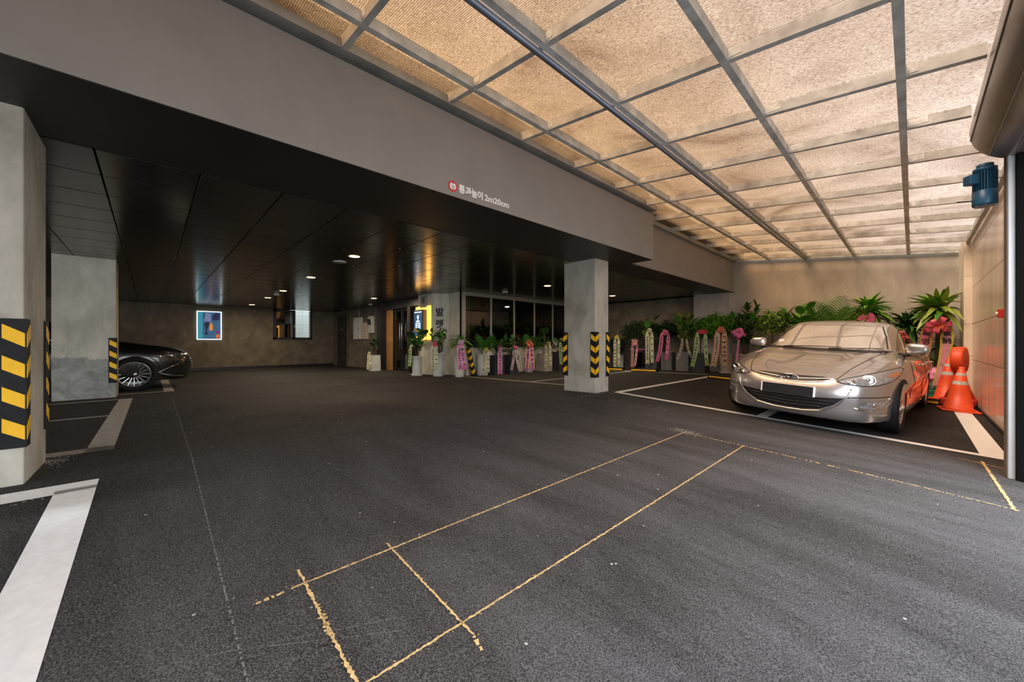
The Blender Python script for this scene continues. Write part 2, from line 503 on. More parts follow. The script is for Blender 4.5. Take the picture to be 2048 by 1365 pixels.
# back wall with its window opening
b = MB()
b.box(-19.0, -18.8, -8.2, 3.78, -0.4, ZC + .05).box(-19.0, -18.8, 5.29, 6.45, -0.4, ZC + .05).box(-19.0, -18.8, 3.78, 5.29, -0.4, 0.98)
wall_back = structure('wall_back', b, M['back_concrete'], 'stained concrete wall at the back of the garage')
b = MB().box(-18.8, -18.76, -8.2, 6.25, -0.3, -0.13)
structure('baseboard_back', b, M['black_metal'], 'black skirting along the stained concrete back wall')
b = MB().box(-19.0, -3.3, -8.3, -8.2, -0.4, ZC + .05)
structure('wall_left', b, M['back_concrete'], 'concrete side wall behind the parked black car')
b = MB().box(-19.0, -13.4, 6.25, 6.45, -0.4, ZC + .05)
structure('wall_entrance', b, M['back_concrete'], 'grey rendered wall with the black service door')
b = MB().prism([(-10.25, 5.84), (-9.504, 5.84), (-9.17, 6.20), (-8.55, 6.20), (-8.55, 6.5), (-10.25, 6.5)], -0.3, ZC + .03)
wall_kiosk = structure('wall_kiosk', b, M['kiosk_concrete'], 'grey chamfered wall block between entrance and shop window')
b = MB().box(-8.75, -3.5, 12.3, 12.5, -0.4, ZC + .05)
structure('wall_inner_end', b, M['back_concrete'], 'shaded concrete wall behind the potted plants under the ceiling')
b = MB().box(-4.49, -3.52, 11.75, 12.4, -0.4, ZC + .6)
structure('trim_1', b, M['wall_render'], 'taupe rendered pilaster where ceiling and translucent roof meet')
def sheet_z(x): return 0.85 + 1.955 - 0.111 * x
b = MB().add([(-3.55, 11.9, -.5), (0.9, 11.9, -.5), (0.9, 11.9, sheet_z(.9)), (-3.55, 11.9, sheet_z(-3.55)),
              (-3.55, 12.1, -.5), (0.9, 12.1, -.5), (0.9, 12.1, sheet_z(.9)), (-3.55, 12.1, sheet_z(-3.55))],
             [(0, 1, 2, 3), (5, 4, 7, 6), (1, 5, 6, 2), (4, 0, 3, 7), (3, 2, 6, 7), (1, 0, 4, 5)])
structure('wall_far', b, M['wall_render'], 'taupe rendered end wall under the translucent roof')
b = MB().box(-2.95, 1.0, -2.4, -2.0, -.5, 8.0)  # unseen tall wall, added to keep sun and sky off this end
structure('wall_shade_block', b, M['wall_render'], 'tall unseen wall added to shade the yard opposite the end wall')
b = MB().box(8.8, 9.0, -8.2, 12.6, -.6, 2.4)
structure('wall_street', b, M['wall_render'], 'plain rendered wall across the street outside the shutter')
# shop room behind the glass
b = MB().box(-13.4, -13.3, 6.45, 12.3, -.3, ZC).box(-13.4, -8.75, 12.3, 12.5, -.3, ZC).box(-13.4, -10.25, 8.0, 8.1, -.3, ZC)
structure('wall_shop', b, plain('dark_brown_wall', (0.035, 0.024, 0.018), 0.6), 'dark brown walls of the room behind the glass')
# building mass above the garage
b = MB().box(-20.5 + 1.5, -3.5, -8.3, 12.5, ZC + .06, 3.4).box(-19.0, -3.6, -8.3, 12.5, 3.4, 3.75)
structure('wall_upper', b, M['fascia'], 'upper storey of the building above the garage')
b = MB().box(-20.5, -20.3, 1.5, 7.5, -0.4, 3.5)
ow = structure('wall_outside', b, M['grout'], 'pale tiled neighbouring wall outside the back window')
tm = MB().box(0, .02, 0.004, .296, 0.004, .396).mesh('facade_tile', plain('pale_tile', (0.62, 0.65, 0.60), 0.5))
for i in range(12):
    for j in range(6):
        link('tile', tm, ow, (-20.3, 3.2 + i * .3, 0.5 + j * .4))

# soffit strip, fascias
b = MB().box(-4.06, -3.04, -6.5, 6.19, ZC, ZC + .08).box(-4.06, -3.46, 6.19, 12.3, ZC, ZC + .08)
structure('trim_2', b, M['soffit'], 'smooth black soffit strip under the fascia')
b = MB().box(-3.5, -3.03, -6.5, 6.19, ZC + .001, 3.03).box(-3.5, -3.10, -6.5, 6.19, 3.03, 3.4)
fascia = structure('wall_fascia', b, M['fascia'], 'deep taupe fascia carrying the clearance height sign')
b = MB().box(-3.7, -3.45, 6.19, 11.9, ZC + .012, 3.4)
structure('wall_fascia_rear', b, M['fascia'], 'set back taupe fascia between the sign fascia and end wall')

b = MB().box(-3.62, -3.09, -6.5, 6.15, 3.25, 3.31).box(-3.62, -3.25, 6.15, 12.1, 3.30, 3.36)
structure('trim_4', b, M['black_metal'], 'dark metal flashing above the roof edge along the fascia')

# ceiling of black square panels
b = MB().box(-18.95, -4.06, -8.25, 12.4, ZC + .025, ZC + .06)
ceiling = structure('ceiling', b, M['void'], 'glossy black panelled garage ceiling')
tile = MB().bbox(-.296, .296, -.296, .296, 0, .02, .004).mesh('ceiling_tile', M['ceiling_tile'])
cells = []
F = Vector((-math.sin(YAW), math.cos(YAW))); Rr = Vector((math.cos(YAW), math.sin(YAW)))
for i in range(25):
    for j in range(-13, 20):
        x = -4.08 - .6 * (i + .5); y = -.30 + .6 * (j + .5)
        if x < -18.6 or y < -7.9 or y > 12.1: continue
        if y > 6.0 and x < -8.7: continue
        D = x * F.x + y * F.y; L = x * Rr.x + y * Rr.y
        seen = D > .5 and -1.45 < L / D < 1.45
        cells.append((0 if seen else 1, math.hypot(x, y), x, y))
cells.sort()
for k, (s_, d_, x, y) in enumerate(cells[:295]):
    link('ceiling_panel', tile, ceiling, (x, y, ZC))
b = MB()
for s_, d_, x, y in cells[295:]:
    b.box(x - .296, x + .296, y - .296, y + .296, ZC, ZC + .02)
o = b.build('ceiling_panels', M['ceiling_tile'], ceiling); o['kind'] = 'stuff'

# ------------------------------------------------------------------ concrete columns
def column(name, x0, x1, y0, y1, m, label):
    b = MB().bbox(x0, x1, y0, y1, floor_z(x1) - .12, ZC + .01, .012)
    return structure(name, b, m, label)
column('concrete_column', -4.31, -3.65, -1.20, -0.55, M['concrete'], 'broad concrete column beside the white corner marking, two striped guards in view')
column('concrete_column', -4.29, -3.63, 5.36, 5.76, M['concrete'], 'free standing concrete column with chevron guards under the fascia')
column('concrete_column', -9.95, -9.33, -1.14, -0.43, M['concrete_ragged'], 'concrete column with ragged rough base in front of the black car')

# corner guards: black rubber angle with yellow reflective stripes
def corner_guard(x, y, z0, sx, sy, label, h=.765, w=.09, group='striped rubber corner guards'):
    """corner at x,y; legs run towards -sx in x and -sy in y, faces look towards sx / sy"""
    t = .012
    g = empty('corner_guard', (x, y, z0))
    tag(g, label, 'corner guard', group)
    def B(a0, a1, b0, b1, z0, z1):
        return (min(a0, a1), max(a0, a1), min(b0, b1), max(b0, b1), z0, z1)
    m = MB()
    m.box(*B(0, sx * t, sy * t, -sy * w, 0, h)).box(*B(sx * 0, -sx * w, 0, sy * t, 0, h))
    m.build('rubber_angle', M['rubber'], g)
    n = 4; p = (h - .03) / n; sh = .082; dr = .055
    for k in range(n):
        za = h - .032 - k * p
        # stripe on the face looking along x
        xx = sx * (t + .0025)
        a, c = -sy * (w - .012), sy * (t - .006)
        q = [(0, a, za), (0, c, za - dr), (0, c, za - dr - sh), (0, a, za - sh)]
        MB().add([(xx, v[1], v[2]) for v in q] + [(sx * t, v[1], v[2]) for v in q],
                 [(0, 1, 2, 3), (7, 6, 5, 4), (0, 4, 5, 1), (1, 5, 6, 2), (2, 6, 7, 3), (3, 7, 4, 0)]).build('reflective_stripe', M['yellow'], g)
        yy = sy * (t + .0025)
        a, c = -sx * (w - .012), sx * (t - .006)
        q = [(a, 0, za), (c, 0, za - dr), (c, 0, za - dr - sh), (a, 0, za - sh)]
        MB().add([(v[0], yy, v[2]) for v in q] + [(v[0], sy * t, v[2]) for v in q],
                 [(0, 1, 2, 3), (7, 6, 5, 4), (0, 4, 5, 1), (1, 5, 6, 2), (2, 6, 7, 3), (3, 7, 4, 0)]).build('reflective_stripe', M['yellow'], g)
    return g
corner_guard(-3.65, -0.55, .225, 1, 1, 'large yellow and black guard on the column by the white corner marking, driveway edge')
corner_guard(-4.31, -0.55, .235, -1, 1, 'yellow and black guard on the inner edge of the broad column by the white marking')
corner_guard(-3.63, 5.36, .26, 1, -1, 'yellow and black guard forming downward chevrons on the free standing column')
corner_guard(-4.29, 5.36, .26, -1, -1, 'yellow and black guard on the shop side edge of the free standing column')
corner_guard(-3.63, 5.76, .26, 1, 1, 'yellow and black guard on the free standing column, edge towards the plants')
corner_guard(-9.33, -0.43, .16, 1, 1, 'yellow and black guard on the ragged column beside the black car wheel')
g = corner_guard(-8.30, 6.45, -.07, 1, -1, 'loose yellow and black guard leaning on the grey wall between white pots', h=.78)
g.location = (-8.17, 6.32, -.06)
g.rotation_euler = (math.radians(9), math.radians(-9), math.radians(-10))

# ------------------------------------------------------------------ lettering
def text_mesh(txt, size, depth, m, align='LEFT', bold=0.0):
    cu = bpy.data.curves.new('lettering', 'FONT')
    cu.body = txt; cu.size = size; cu.extrude = depth; cu.offset = bold
    cu.align_x = align
    o = bpy.data.objects.new('lettering', cu)
    C.objects.link(o)
    dg = bpy.context.evaluated_depsgraph_get()
    me = bpy.data.meshes.new_from_object(o.evaluated_get(dg))
    bpy.data.objects.remove(o); bpy.data.curves.remove(cu)
    me.materials.clear(); me.materials.append(m)
    return me

ON_X = (PI / 2, 0, PI / 2)          # reads along +Y on a face looking to +X
sg = empty('clearance_sign', (-3.03, 2.1, 2.30))
tag(sg, 'white lettering and round red height limit mark on the taupe fascia', 'sign')
MX = Matrix(((0, 0, 1, 0), (1, 0, 0, 0), (0, 1, 0, 0), (0, 0, 0, 1)))
def disc(r, n=40): return [(r * math.cos(2 * PI * i / n), r * math.sin(2 * PI * i / n)) for i in range(n)]
SC = Matrix.Translation((0, -0.005, .045))
rd = MB().prism(disc(.052), 0, .004, SC @ MX).build('red_disc', M['red_vinyl'], sg)
MB().prism(disc(.036), .004, .005, SC @ MX).build('white_disc', M['white_letter'], sg)
for s in (1, -1):
    MB().prism([(-.011, s * .034), (.011, s * .034), (0, s * .017)][::s], .005, .006, SC @ MX).build('arrow_mark', M['black_vinyl'], sg)
link('lettering', text_mesh('2.2m', .022, .0004, M['black_vinyl'], 'CENTER', .0003), sg, (.0055, -.005, .037), ON_X)
for txt, size, y0, wd, bd in (('통과높이', .088, .063, .298, .003), ('2m20cm', .084, .385, .343, .0022)):
    me = text_mesh(txt, size, .002, M['white_letter'], bold=bd)
    xa, xb = min(v.co.x for v in me.vertices), max(v.co.x for v in me.vertices)
    o = link('lettering', me, sg, (.003, y0 - xa * wd / (xb - xa), .012), ON_X)
    o.scale.x = wd / (xb - xa)

# ------------------------------------------------------------------ shop window front
SX = -8.55
sf = empty('window_1', (0, 0, 0)); tag(sf, 'dark glass shop front with slim posts behind the row of pots', kind='structure')
frame_m = plain('pale_steel_frame', (0.36, 0.34, 0.29), 0.45, 0.2, 0.1)
MB().box(SX - .08, SX + .06, 6.20, 12.3, ZC - .10, ZC).build('header', frame_m, sf)
MB().box(SX - .08, SX + .06, 6.20, 6.30, -.1, ZC - .10).build('jamb', frame_m, sf)
MB().box(SX - .16, SX + .10, 6.30, 11.2, -.1, .70).build('sill_wall', M['kiosk_concrete'], sf)
MB().box(SX - .16, SX + .02, 11.2, 12.3, -.1, .70).build('sill_wall', M['black_metal'], sf)
ys = [6.30, 7.26, 8.20, 9.12, 10.04, 10.96, 12.3]
post = MB().box(-.03, .03, -.022, .022, .70, ZC - .10).mesh('post', frame_m)
for y in ys[1:-1]: link('post', post, sf, (SX, y, 0))
for a, c in zip(ys[:-1], ys[1:]):
    MB().box(SX - .006, SX + .006, a + .024, c - .024, .70, ZC - .10).build('pane', M['glass'], sf)

# ------------------------------------------------------------------ back window
w = empty('window_2', (0, 0, 0)); tag(w, 'black framed back window, one half dark and one half daylit', kind='structure')
fr = MB()
fr.box(-18.95, -18.74, 3.78, 3.90, .98, ZC).box(-18.95, -18.74, 4.50, 4.62, .98, ZC).box(-18.95, -18.74, 5.22, 5.29, .98, ZC)
fr.box(-18.95, -18.74, 3.78, 5.29, .98, 1.06).box(-18.95, -18.74, 3.78, 4.62, ZC - .08, ZC)
fr.build('frame', M['black_metal'], w)
MB().box(-18.86, -18.85, 3.90, 4.50, 1.06, ZC - .08).build('pane', M['glass'], w)
MB().box(-18.86, -18.85, 4.62, 5.22, 1.06, ZC).build('pane', M['clear_glass'], w)
MB().box(-19.4, -19.36, 3.4, 4.56, .6, ZC + .4).build('dark_backing', M['void'], w)  # black panel added outside so the left pane stays dark
MB().box(-18.76, -18.72, 4.58, 4.60, 1.5, 1.62).build('handle', M['silver_metal'], w)

# ------------------------------------------------------------------ service door and boxes on the entrance wall
d = empty('door_1', (-17.69, 6.25, 0)); tag(d, 'black service door in the grey wall by the back corner', kind='structure')
MB().box(-.50, -.44, -.03, .02, -.22, 2.07).box(.44, .50, -.03, .02, -.22, 2.07).box(-.44, .44, -.03, .02, 2.01, 2.07).build('frame', M['black_metal'], d)
lf = MB().box(-.44, .44, -.015, .02, -.20, 2.01).build('door_leaf', plain('charcoal_door', (0.025, 0.026, 0.03), .4), d)
MB().tube([(.34, -.02, .83), (.34, -.07, .83), (.24, -.07, .83)], .012).build('handle', M['silver_metal'], lf)
MB().box(-.12, .12, -.02, -.014, 1.40, 1.46).build('name_plate', M['silver_metal'], lf)

def wall_box(x0, x1, z0, z1, dep, m, label, name='electrical_box', extra=None):
    t = empty(name, ((x0 + x1) / 2, 6.25, z0)); tag(t, label, 'box')
    t.location.y -= .002
    hw = (x1 - x0) / 2; h = z1 - z0
    MB().bbox(-hw, hw, -dep, 0, 0, h, .008).build('body', m, t)
    MB().bbox(-hw + .03, hw - .03, -dep - .012, -dep + .001, .03, h - .03, .004).build('cover', m, t)
    MB().box(hw - .09, hw - .06, -dep - .025, -dep - .012, h * .45, h * .55).build('latch', M['black_metal'], t)
    if extra: extra(t, hw, h, dep)
pale = plain('pale_grey_enamel', (0.70, 0.68, 0.62), .35)
greige = plain('beige_enamel', (0.62, 0.50, 0.36), .35)
wall_box(-16.02, -15.36, .97, 1.86, .14, pale, 'large pale electrical box on the grey wall beside the black door')
wall_box(-15.26, -14.80, .97, 1.64, .10, greige, 'smaller beige electrical box on the grey entrance wall')
def meter(t, hw, h, dep):
    Mz = Matrix.Translation((0, -dep - .012, h - .22)) @ Matrix.Rotation(PI / 2, 4, 'X')
    MB().lathe([(.11, 0), (.11, .05), (.09, .06)], 24, Mz).build('meter_dial', M['black_metal'], t)
wall_box(-14.68, -14.28, 1.21, 1.86, .10, pale, 'narrow pale meter box with a round black dial', 'meter_box', meter)
MB().tube([(-15.70, 6.23, 1.86), (-15.70, 6.23, ZC)], .02).build('conduit_pipe', M['silver_metal'])
tag(bpy.data.objects['conduit_pipe'], 'thin conduit running up from the large electrical box', 'pipe')

# ------------------------------------------------------------------ entrance portal: black reveal, glass doors, timber strips
d = empty('door_2', (0, 0, 0)); tag(d, 'black entrance portal with dark glass doors and timber strips', kind='structure')
MB().box(-13.4, -13.05, 5.95, 7.0, -.3, ZC).box(-13.05, -10.25, 6.05, 7.0, 2.0, ZC).box(-11.13, -10.95, 5.95, 6.8, -.3, 2.0).box(-13.4, -10.25, 6.9, 7.0, -.3, ZC).build('reveal', M['black_metal'], d)
MB().box(-13.05, -12.62, 6.15, 6.20, -.15, 2.0).build('timber_strip', M['wood'], d)
MB().box(-11.42, -11.18, 6.10, 6.15, -.13, 2.0).build('timber_strip', M['wood'], d)
MB().box(-10.95, -10.25, 6.2, 6.25, -.13, 2.0).build('timber_strip', M['wood'], d)
for a, c in ((-12.58, -12.03), (-11.99, -11.46)):
    q = MB().box(a, a + .05, 6.22, 6.27, -.14, 2.0).box(c - .05, c, 6.22, 6.27, -.14, 2.0).box(a + .05, c - .05, 6.22, 6.27, -.14, -.04).box(a + .05, c - .05, 6.22, 6.27, 1.93, 2.0).build('door_leaf', M['black_metal'], d)
    MB().box(a + .05, c - .05, 6.24, 6.25, -.04, 1.93).build('pane', M['glass'], q)
MB().tube([(-12.08, 6.17, .6), (-12.08, 6.17, 1.5)], .016).build('pull_handle', M['silver_metal'], d)
MB().tube([(-11.94, 6.17, .6), (-11.94, 6.17, 1.5)], .016).build('pull_handle', M['silver_metal'], d)

# kiosk screen with a warm lit halo frame on the chamfered wall
k = empty('kiosk_screen', (-9.95, 5.84, .92)); tag(k, 'black wall screen with white padlock symbol in an amber lit frame', 'screen')
amber = plain('amber_backlight', (0.9, 0.5, 0.12), .6, emit=(1.0, .42, .06), estr=.75)
MB().box(-.42, .43, -.02, 0, .0, .99).build('lit_frame', amber, k)
sc = MB().bbox(-.29, .23, -.16, -.02, .09, .88, .01).build('screen_body', M['black_metal'], k)
MB().box(-.26, .20, -.163, -.159, .12, .85).build('screen_glass', plain('screen_navy', (.008, .016, .03), .2, emit=(.02, .07, .14), estr=.35), sc)
lit = plain('screen_white', (.8, .9, 1), .5, emit=(.75, .9, 1), estr=.7)
s2 = MB()
s2.box(-.23, .17, -.166, -.163, .80, .82).box(-.12, .06, -.166, -.163, .52, .56).box(-.15, .09, -.166, -.163, .37, .385).box(-.15, .09, -.166, -.163, .47, .49)
s2.box(-.15, -.13, -.166, -.163, .37, .49).box(.07, .09, -.166, -.163, .37, .49).box(-.15, .09, -.166, -.163, .33, .36).box(-.09, -.05, -.166, -.163, .41, .44).box(-.02, .04, -.166, -.163, .41, .44)
s2.box(-.045, -.015, -.166, -.163, .55, .64)
RK = Matrix.Translation((-.03, -.163, .67)) @ Matrix.Rotation(PI / 2, 4, 'X')
s2.lathe([(.050, 0), (.050, .003), (.030, .003), (.030, 0)], 20, RK, cap=False)
s2.box(-.02, .10, -.166, -.163, .145, .165).box(-.01, .03, -.166, -.163, .18, .25).box(.05, .08, -.166, -.163, .18, .23)
s2.build('screen_symbol', lit, sc)
al = bpy.data.lights.new('amber_glow', 'AREA'); al.energy = 3.5; al.color = (1, .5, .12); al.shape = 'RECTANGLE'; al.size = .8; al.size_y = .95
ao = bpy.data.objects.new('amber_glow', al); C.objects.link(ao); ao.parent = k; ao.location = (0, -.025, .5); ao.rotation_euler = (-PI / 2, 0, 0)
t = empty('wall_speaker', (-9.89, 5.84, 1.87)); tag(t, 'flat grey wall speaker above the kiosk screen', 'speaker')
MB().bbox(-.17, .17, -.05, 0, 0, .34, .01).build('body', plain('speaker_grey', (.30, .29, .26), .6), t)
MB().prism(disc(.09), 0, .006, Matrix.Translation((0, -.05, .20)) @ Matrix.Rotation(PI / 2, 4, 'X')).build('grille', plain('speaker_grille', (.13, .125, .115), .7), t)

# black raised letters on the chamfer face
t = empty('valet_sign', (-9.337, 6.02, 0)); tag(t, 'black Korean letters stacked on the pale chamfered wall', 'sign')
ca = math.atan2(.36, .334)
t.rotation_euler = (0, 0, ca)
for ch, z in (('발', 1.62), ('렛', 1.28), ('파', .94), ('킹', .60)):
    me = text_mesh(ch, .26, .012, M['black_vinyl'], 'CENTER', .008)
    link('letter', me, t, (-.01, -.014, z), (PI / 2, 0, 0))

# framed light box on the back wall
t = empty('picture', (-18.8, 1.64, .95)); tag(t, 'white framed blue still life picture on the stained back wall', 'picture')
lb = plain('lit_frame_white', (.85, .88, .88), .5, emit=(.8, .95, .95), estr=.5)
fr = MB().box(0, .05, -.38, -.352, 0, 1.10).box(0, .05, .352, .38, 0, 1.10).box(0, .05, -.352, .352, 0, .028).box(0, .05, -.352, .352, 1.072, 1.10).build('frame', lb, t)
art = MB().box(0, .03, -.352, .352, .028, 1.072).build('print', plain('print_blue', (.012, .075, .16), .4, var=.5, scale=3, emit=(.01, .06, .13), estr=.35), t)
def blob(mat, pts): MB().prism(pts, .030, .033, MX).build('print_shape', mat, art)
P = lambda n, c, e: plain(n, c, .5, emit=c, estr=e)
blob(P('print_teal', (.02, .16, .22), .4), [(-.34, .04), (-.2, .04), (-.2, 1.06), (-.34, 1.06)])
blob(P('print_lilac', (.10, .12, .22), .4), [(-.16, .72), (.05, .70), (.05, 1.0), (-.1, 1.05)])
blob(P('print_navy', (.004, .015, .06), .2), [(.10, .74), (.3, .76), (.34, 1.0), (.2, 1.06), (.08, .92)])
blob(P('print_orange', (.42, .15, .03), .4), [(.0, .36), (.1, .36), (.11, .55), (.05, .68), (.0, .55)])
blob(P('print_navy', (.004, .012, .03), .2), [(-.16, .2), (-.02, .2), (-.07, .3), (-.06, .42), (.02, .62), (-.08, .7), (-.16, .6), (-.11, .42), (-.11, .3)])
blob(P('print_rust', (.35, .08, .02), .4), [(.2, .06), (.32, .06), (.32, .2), (.2, .2)])
blob(P('print_purple', (.08, .02, .10), .4), [(.2, .24), (.33, .24), (.33, .36), (.2, .36)])

# ------------------------------------------------------------------ ceiling fixtures
warm = plain('warm_led', (1, .8, .5), .5, emit=(1, .62, .26), estr=5)
ring_m = plain('downlight_trim', (.10, .08, .06), .4)
LP = [(-6.25, 2.40), (-8.92, 2.50), (-11.77, 2.60), (-13.93, 2.66), (-16.9, 2.72), (-11.79, 5.14), (-6.22, 7.12), (-6.21, 10.07)]
LL = ['first recessed downlight over the driveway, next to the white round speaker', 'second recessed downlight of the row leading to the back window',
      'third recessed downlight of the row, beside the dome camera', 'fourth recessed downlight of the row leading to the back wall',
      'last recessed downlight of the row, before the stained back wall', 'recessed downlight in front of the entrance portal',
      'recessed downlight over the bay at the shop window', 'recessed downlight over the shaded bay by the inner end wall']
for (x, y), lab in zip(LP, LL):
    t = empty('downlight', (x, y, ZC)); tag(t, lab, 'downlight', 'recessed ceiling downlights')
    MB().lathe([(.105, -.006), (.105, 0), (.078, 0), (.078, -.006)], 28, cap=False).build('trim_ring', ring_m, t)
    MB().prism(disc(.08, 28), -.004, -.002).build('lamp', warm, t)
    ld = bpy.data.lights.new('downlight_lamp', 'AREA'); ld.shape = 'DISK'; ld.size = .15; ld.energy = 11; ld.color = (1, .80, .56)
    lo = bpy.data.objects.new('downlight_lamp', ld); C.objects.link(lo); lo.parent = t; lo.location = (0, 0, -.02)
white_pl = plain('white_plastic', (.62, .62, .62), .4)
t = MB().lathe([(.02, -.014), (.10, -.012), (.112, -.004), (.112, 0)], 32).build('ceiling_speaker', white_pl, None, (-6.85, 2.38, ZC))
tag(t, 'flat white round speaker on the black ceiling', 'speaker')
for (x, y, lab) in [(-13.7, 5.85, 'small white dome camera on the ceiling before the entrance wall'), (-7.7, 7.05, 'small white dome camera on the ceiling by the shop window'), (-12.6, 2.62, 'small white dome camera between the downlights of the long row')]:
    t = empty('dome_camera', (x, y, ZC)); tag(t, lab, 'camera', 'ceiling dome cameras')
    MB().lathe([(.06, -.05), (.075, -.04), (.075, 0)], 20).build('housing', white_pl, t)
    MB().ico((0, 0, -.05), .052, 2).build('dome', M['black_metal'], t)
screw = MB().lathe([(.004, -.004), (.013, -.003), (.015, 0)], 8).mesh('screw_head', M['silver_metal'])
for i in range(13):
    link('screw_head', screw, ceiling, (-4.68 - .6 * (i // 1), 3.30 - .6 * (i % 3), ZC))

# ------------------------------------------------------------------ translucent roof
canopy = empty('canopy_roof', (0, 0, 0)); tag(canopy, 'bronze translucent roof of ribbed panels on a pale steel grid', kind='structure')
SL = 0.111
def beam_z(x): return 0.85 + 1.885 - SL * x           # underside of the steel
BX = [-2.99, -2.60, -1.785, -.92, -.055]
BY = [1.06 + .953 * k for k in range(-3, 12)]
YA, YB = BY[0], 11.88
BH = .085
def long_beam(x, y0, y1, w=.05):
    z = beam_z(x)
    MB().box(x - w / 2, x + w / 2, y0, y1, z, z + BH).build('long_beam', M['beam'], canopy)
for x in BX[1:]: long_beam(x, YA, YB)
# edge angle along the fascia: dark flange plus pale upstand
z = beam_z(-3.0)
MB().box(-3.10, -2.955, YA, 6.19, z, z + .012).box(-2.975, -2.955, YA, 6.19, z + .012, z + .07).build('edge_angle', M['beam_dark'], canopy)
z = beam_z(-3.42)
MB().box(-3.45, -3.38, 6.19, YB, z - .02, z + .06).build('edge_angle', M['beam_dark'], canopy)
long_beam(.70, 5.12, YB)
def x_beam(y, x0, x1, w=.046):
    q = [(x0, beam_z(x0)), (x1, beam_z(x1)), (x1, beam_z(x1) + BH), (x0, beam_z(x0) + BH)]
    vs = [(a, y - w / 2, c + .004) for a, c in q] + [(a, y + w / 2, c + .004) for a, c in q]
    MB().add(vs, [(0, 1, 2, 3), (7, 6, 5, 4), (1, 0, 4, 5), (2, 1, 5, 6), (3, 2, 6, 7), (0, 3, 7, 4)]).build('cross_beam', M['beam'], canopy)
for y in BY:
    xl = -2.99 if y < 6.19 else -3.44
    xs = [xl] + BX[1:] + [.36 if y < 5.1 else .70]
    for a, c in zip(xs[:-1], xs[1:]):
        x_beam(y, a + (.025 if a != xl else 0), c - .025)
x_beam(YB - .03, -3.44, .74)
# pale primer patches where the cross beams were welded
patch_m = plain('weld_primer', (.62, .62, .58), .6, 0, .2, 30)
for y in BY:
    for x in BX[1:]:
        for s in (-1, 1):
            L_ = random.uniform(.06, .13)
            z = beam_z(x)
            for side in (-1, 1):
                xa = x + side * .026
                xb = xa + side * L_
                x0, x1 = min(xa, xb), max(xa, xb)
                if s == -1 and side == -1: continue
                yy = y + s * .0245
                zz = beam_z((x0 + x1) / 2)
                MB().box(x0, x1, min(yy, yy + s * .001), max(yy, yy + s * .001), zz + .02, zz + .078).build('weld_patch', patch_m, canopy) if s == -1 else None
# sheets, one per bay
ye = BY + [YB]
for y0, y1 in zip(ye[:-1], ye[1:]):
    if y1 - y0 < .1: continue
    xl = -3.06 if y0 < 5.7 else -3.5
    xs = [xl] + BX[1:] + [.42 if y1 < 5.2 else .76]
    for a, c in zip(xs[:-1], xs[1:]):
        za, zb = beam_z(a) + BH + .006, beam_z(c) + BH + .006
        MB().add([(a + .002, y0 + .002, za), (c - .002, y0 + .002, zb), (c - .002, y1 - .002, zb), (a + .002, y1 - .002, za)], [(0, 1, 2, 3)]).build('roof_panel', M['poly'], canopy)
# conduit under one of the beams
t = MB().tube([(-1.83, YA, beam_z(-1.83) - .026), (-1.83, 11.85, beam_z(-1.83) - .026)], .024, 14).build('conduit_pipe', M['pipe'])
tag(t, 'blue grey conduit pipe running under the translucent roof', 'pipe')

# ------------------------------------------------------------------ tiled wall on the street side
b = MB().box(.765, .95, 5.05, 11.9, -.6, 2.78)
wr = structure('wall_right', b, M['grout'], 'polished beige stone tile wall beside the parked silver car')
zj = [-.13, .535, 1.185, 1.835, 2.485]
zr = [-.30] + zj + [2.78]
yj = [4.92, 6.37, 7.82, 9.27, 10.75]
for i, (z0, z1) in enumerate(zip(zr[:-1], zr[1:])):
    for y0, y1 in zip(yj[:-1], yj[1:]):
        MB().bbox(.75, .775, max(y0, 5.1) + .004, y1 - .004, z0 + .004, z1 - .004, .002).build('stone_tile', M['stone'], wr)
b = MB().box(.735, .765, 5.1, 10.75, -.6, -.205)
structure('baseboard_right', b, M['asphalt'], 'dark kerb at the foot of the stone tile wall')
p = empty('trim_3', (0, 0, 0)); tag(p, 'narrow cream stone pier in the corner by the stone wall', kind='structure')
for z0, z1 in ((-.4, .60), (.60, 1.18), (1.18, 2.05), (2.05, 2.78)):
    MB().bbox(.65, .80, 10.75, 11.9, z0 + .002, z1 - .002, .003).build('stone_block', M['cream_stone'], p)
t = empty('alarm_box', (.75, 7.27, 1.14)); tag(t, 'small red alarm box on the stone tile wall', 'alarm box')
MB().bbox(-.05, 0, -.05, .05, 0, .10, .006).build('body', M['red_plastic'], t)
MB().lathe([(.02, 0), (.02, .012), (.012, .018)], 14, Matrix.Translation((-.05, 0, .05)) @ Matrix.Rotation(-PI / 2, 4, 'Y')).build('push_button', M['white_letter'], t)

# ------------------------------------------------------------------ roller shutter of the street opening
sh = empty('roller_shutter', (0, 0, 0)); tag(sh, 'taupe roller shutter housing with guide rail over the street opening', 'roller shutter')
prof = [(.95, 2.95), (.62, 2.90)]
for i in range(15):
    a = math.radians(90 + i * 180 / 14)
    prof.append((.62 + .285 * math.cos(a), 2.62 + .285 * math.sin(a)))
prof += [(.72, 2.36), (.95, 2.36)]
vs, fs = [], []
ysx = (-3.0, 5.05)
for y in ysx: vs += [(x, y, z) for x, z in prof]
n = len(prof)
mb = MB().add(vs, [(i, n + i, n + (i + 1) % n, (i + 1) % n) for i in range(n)], True).add(vs, [tuple(range(n)), tuple(reversed(range(n, 2 * n)))])
hs = mb.build('housing', M['taupe_metal'], sh); recalc(hs.data)
for i in (5, 8, 11, 13):
    a = math.radians(90 + i * 180 / 14)
    x, z = .62 + .287 * math.cos(a), 2.62 + .287 * math.sin(a)
    MB().tube([(x, -3, z), (x, 5.04, z)], .004, 6).build('seam', M['taupe_metal'], hs)
MB().bbox(.53, .568, 4.98, 5.05, -.3, 2.40, .004).build('guide_rail', M['white_metal'], sh)
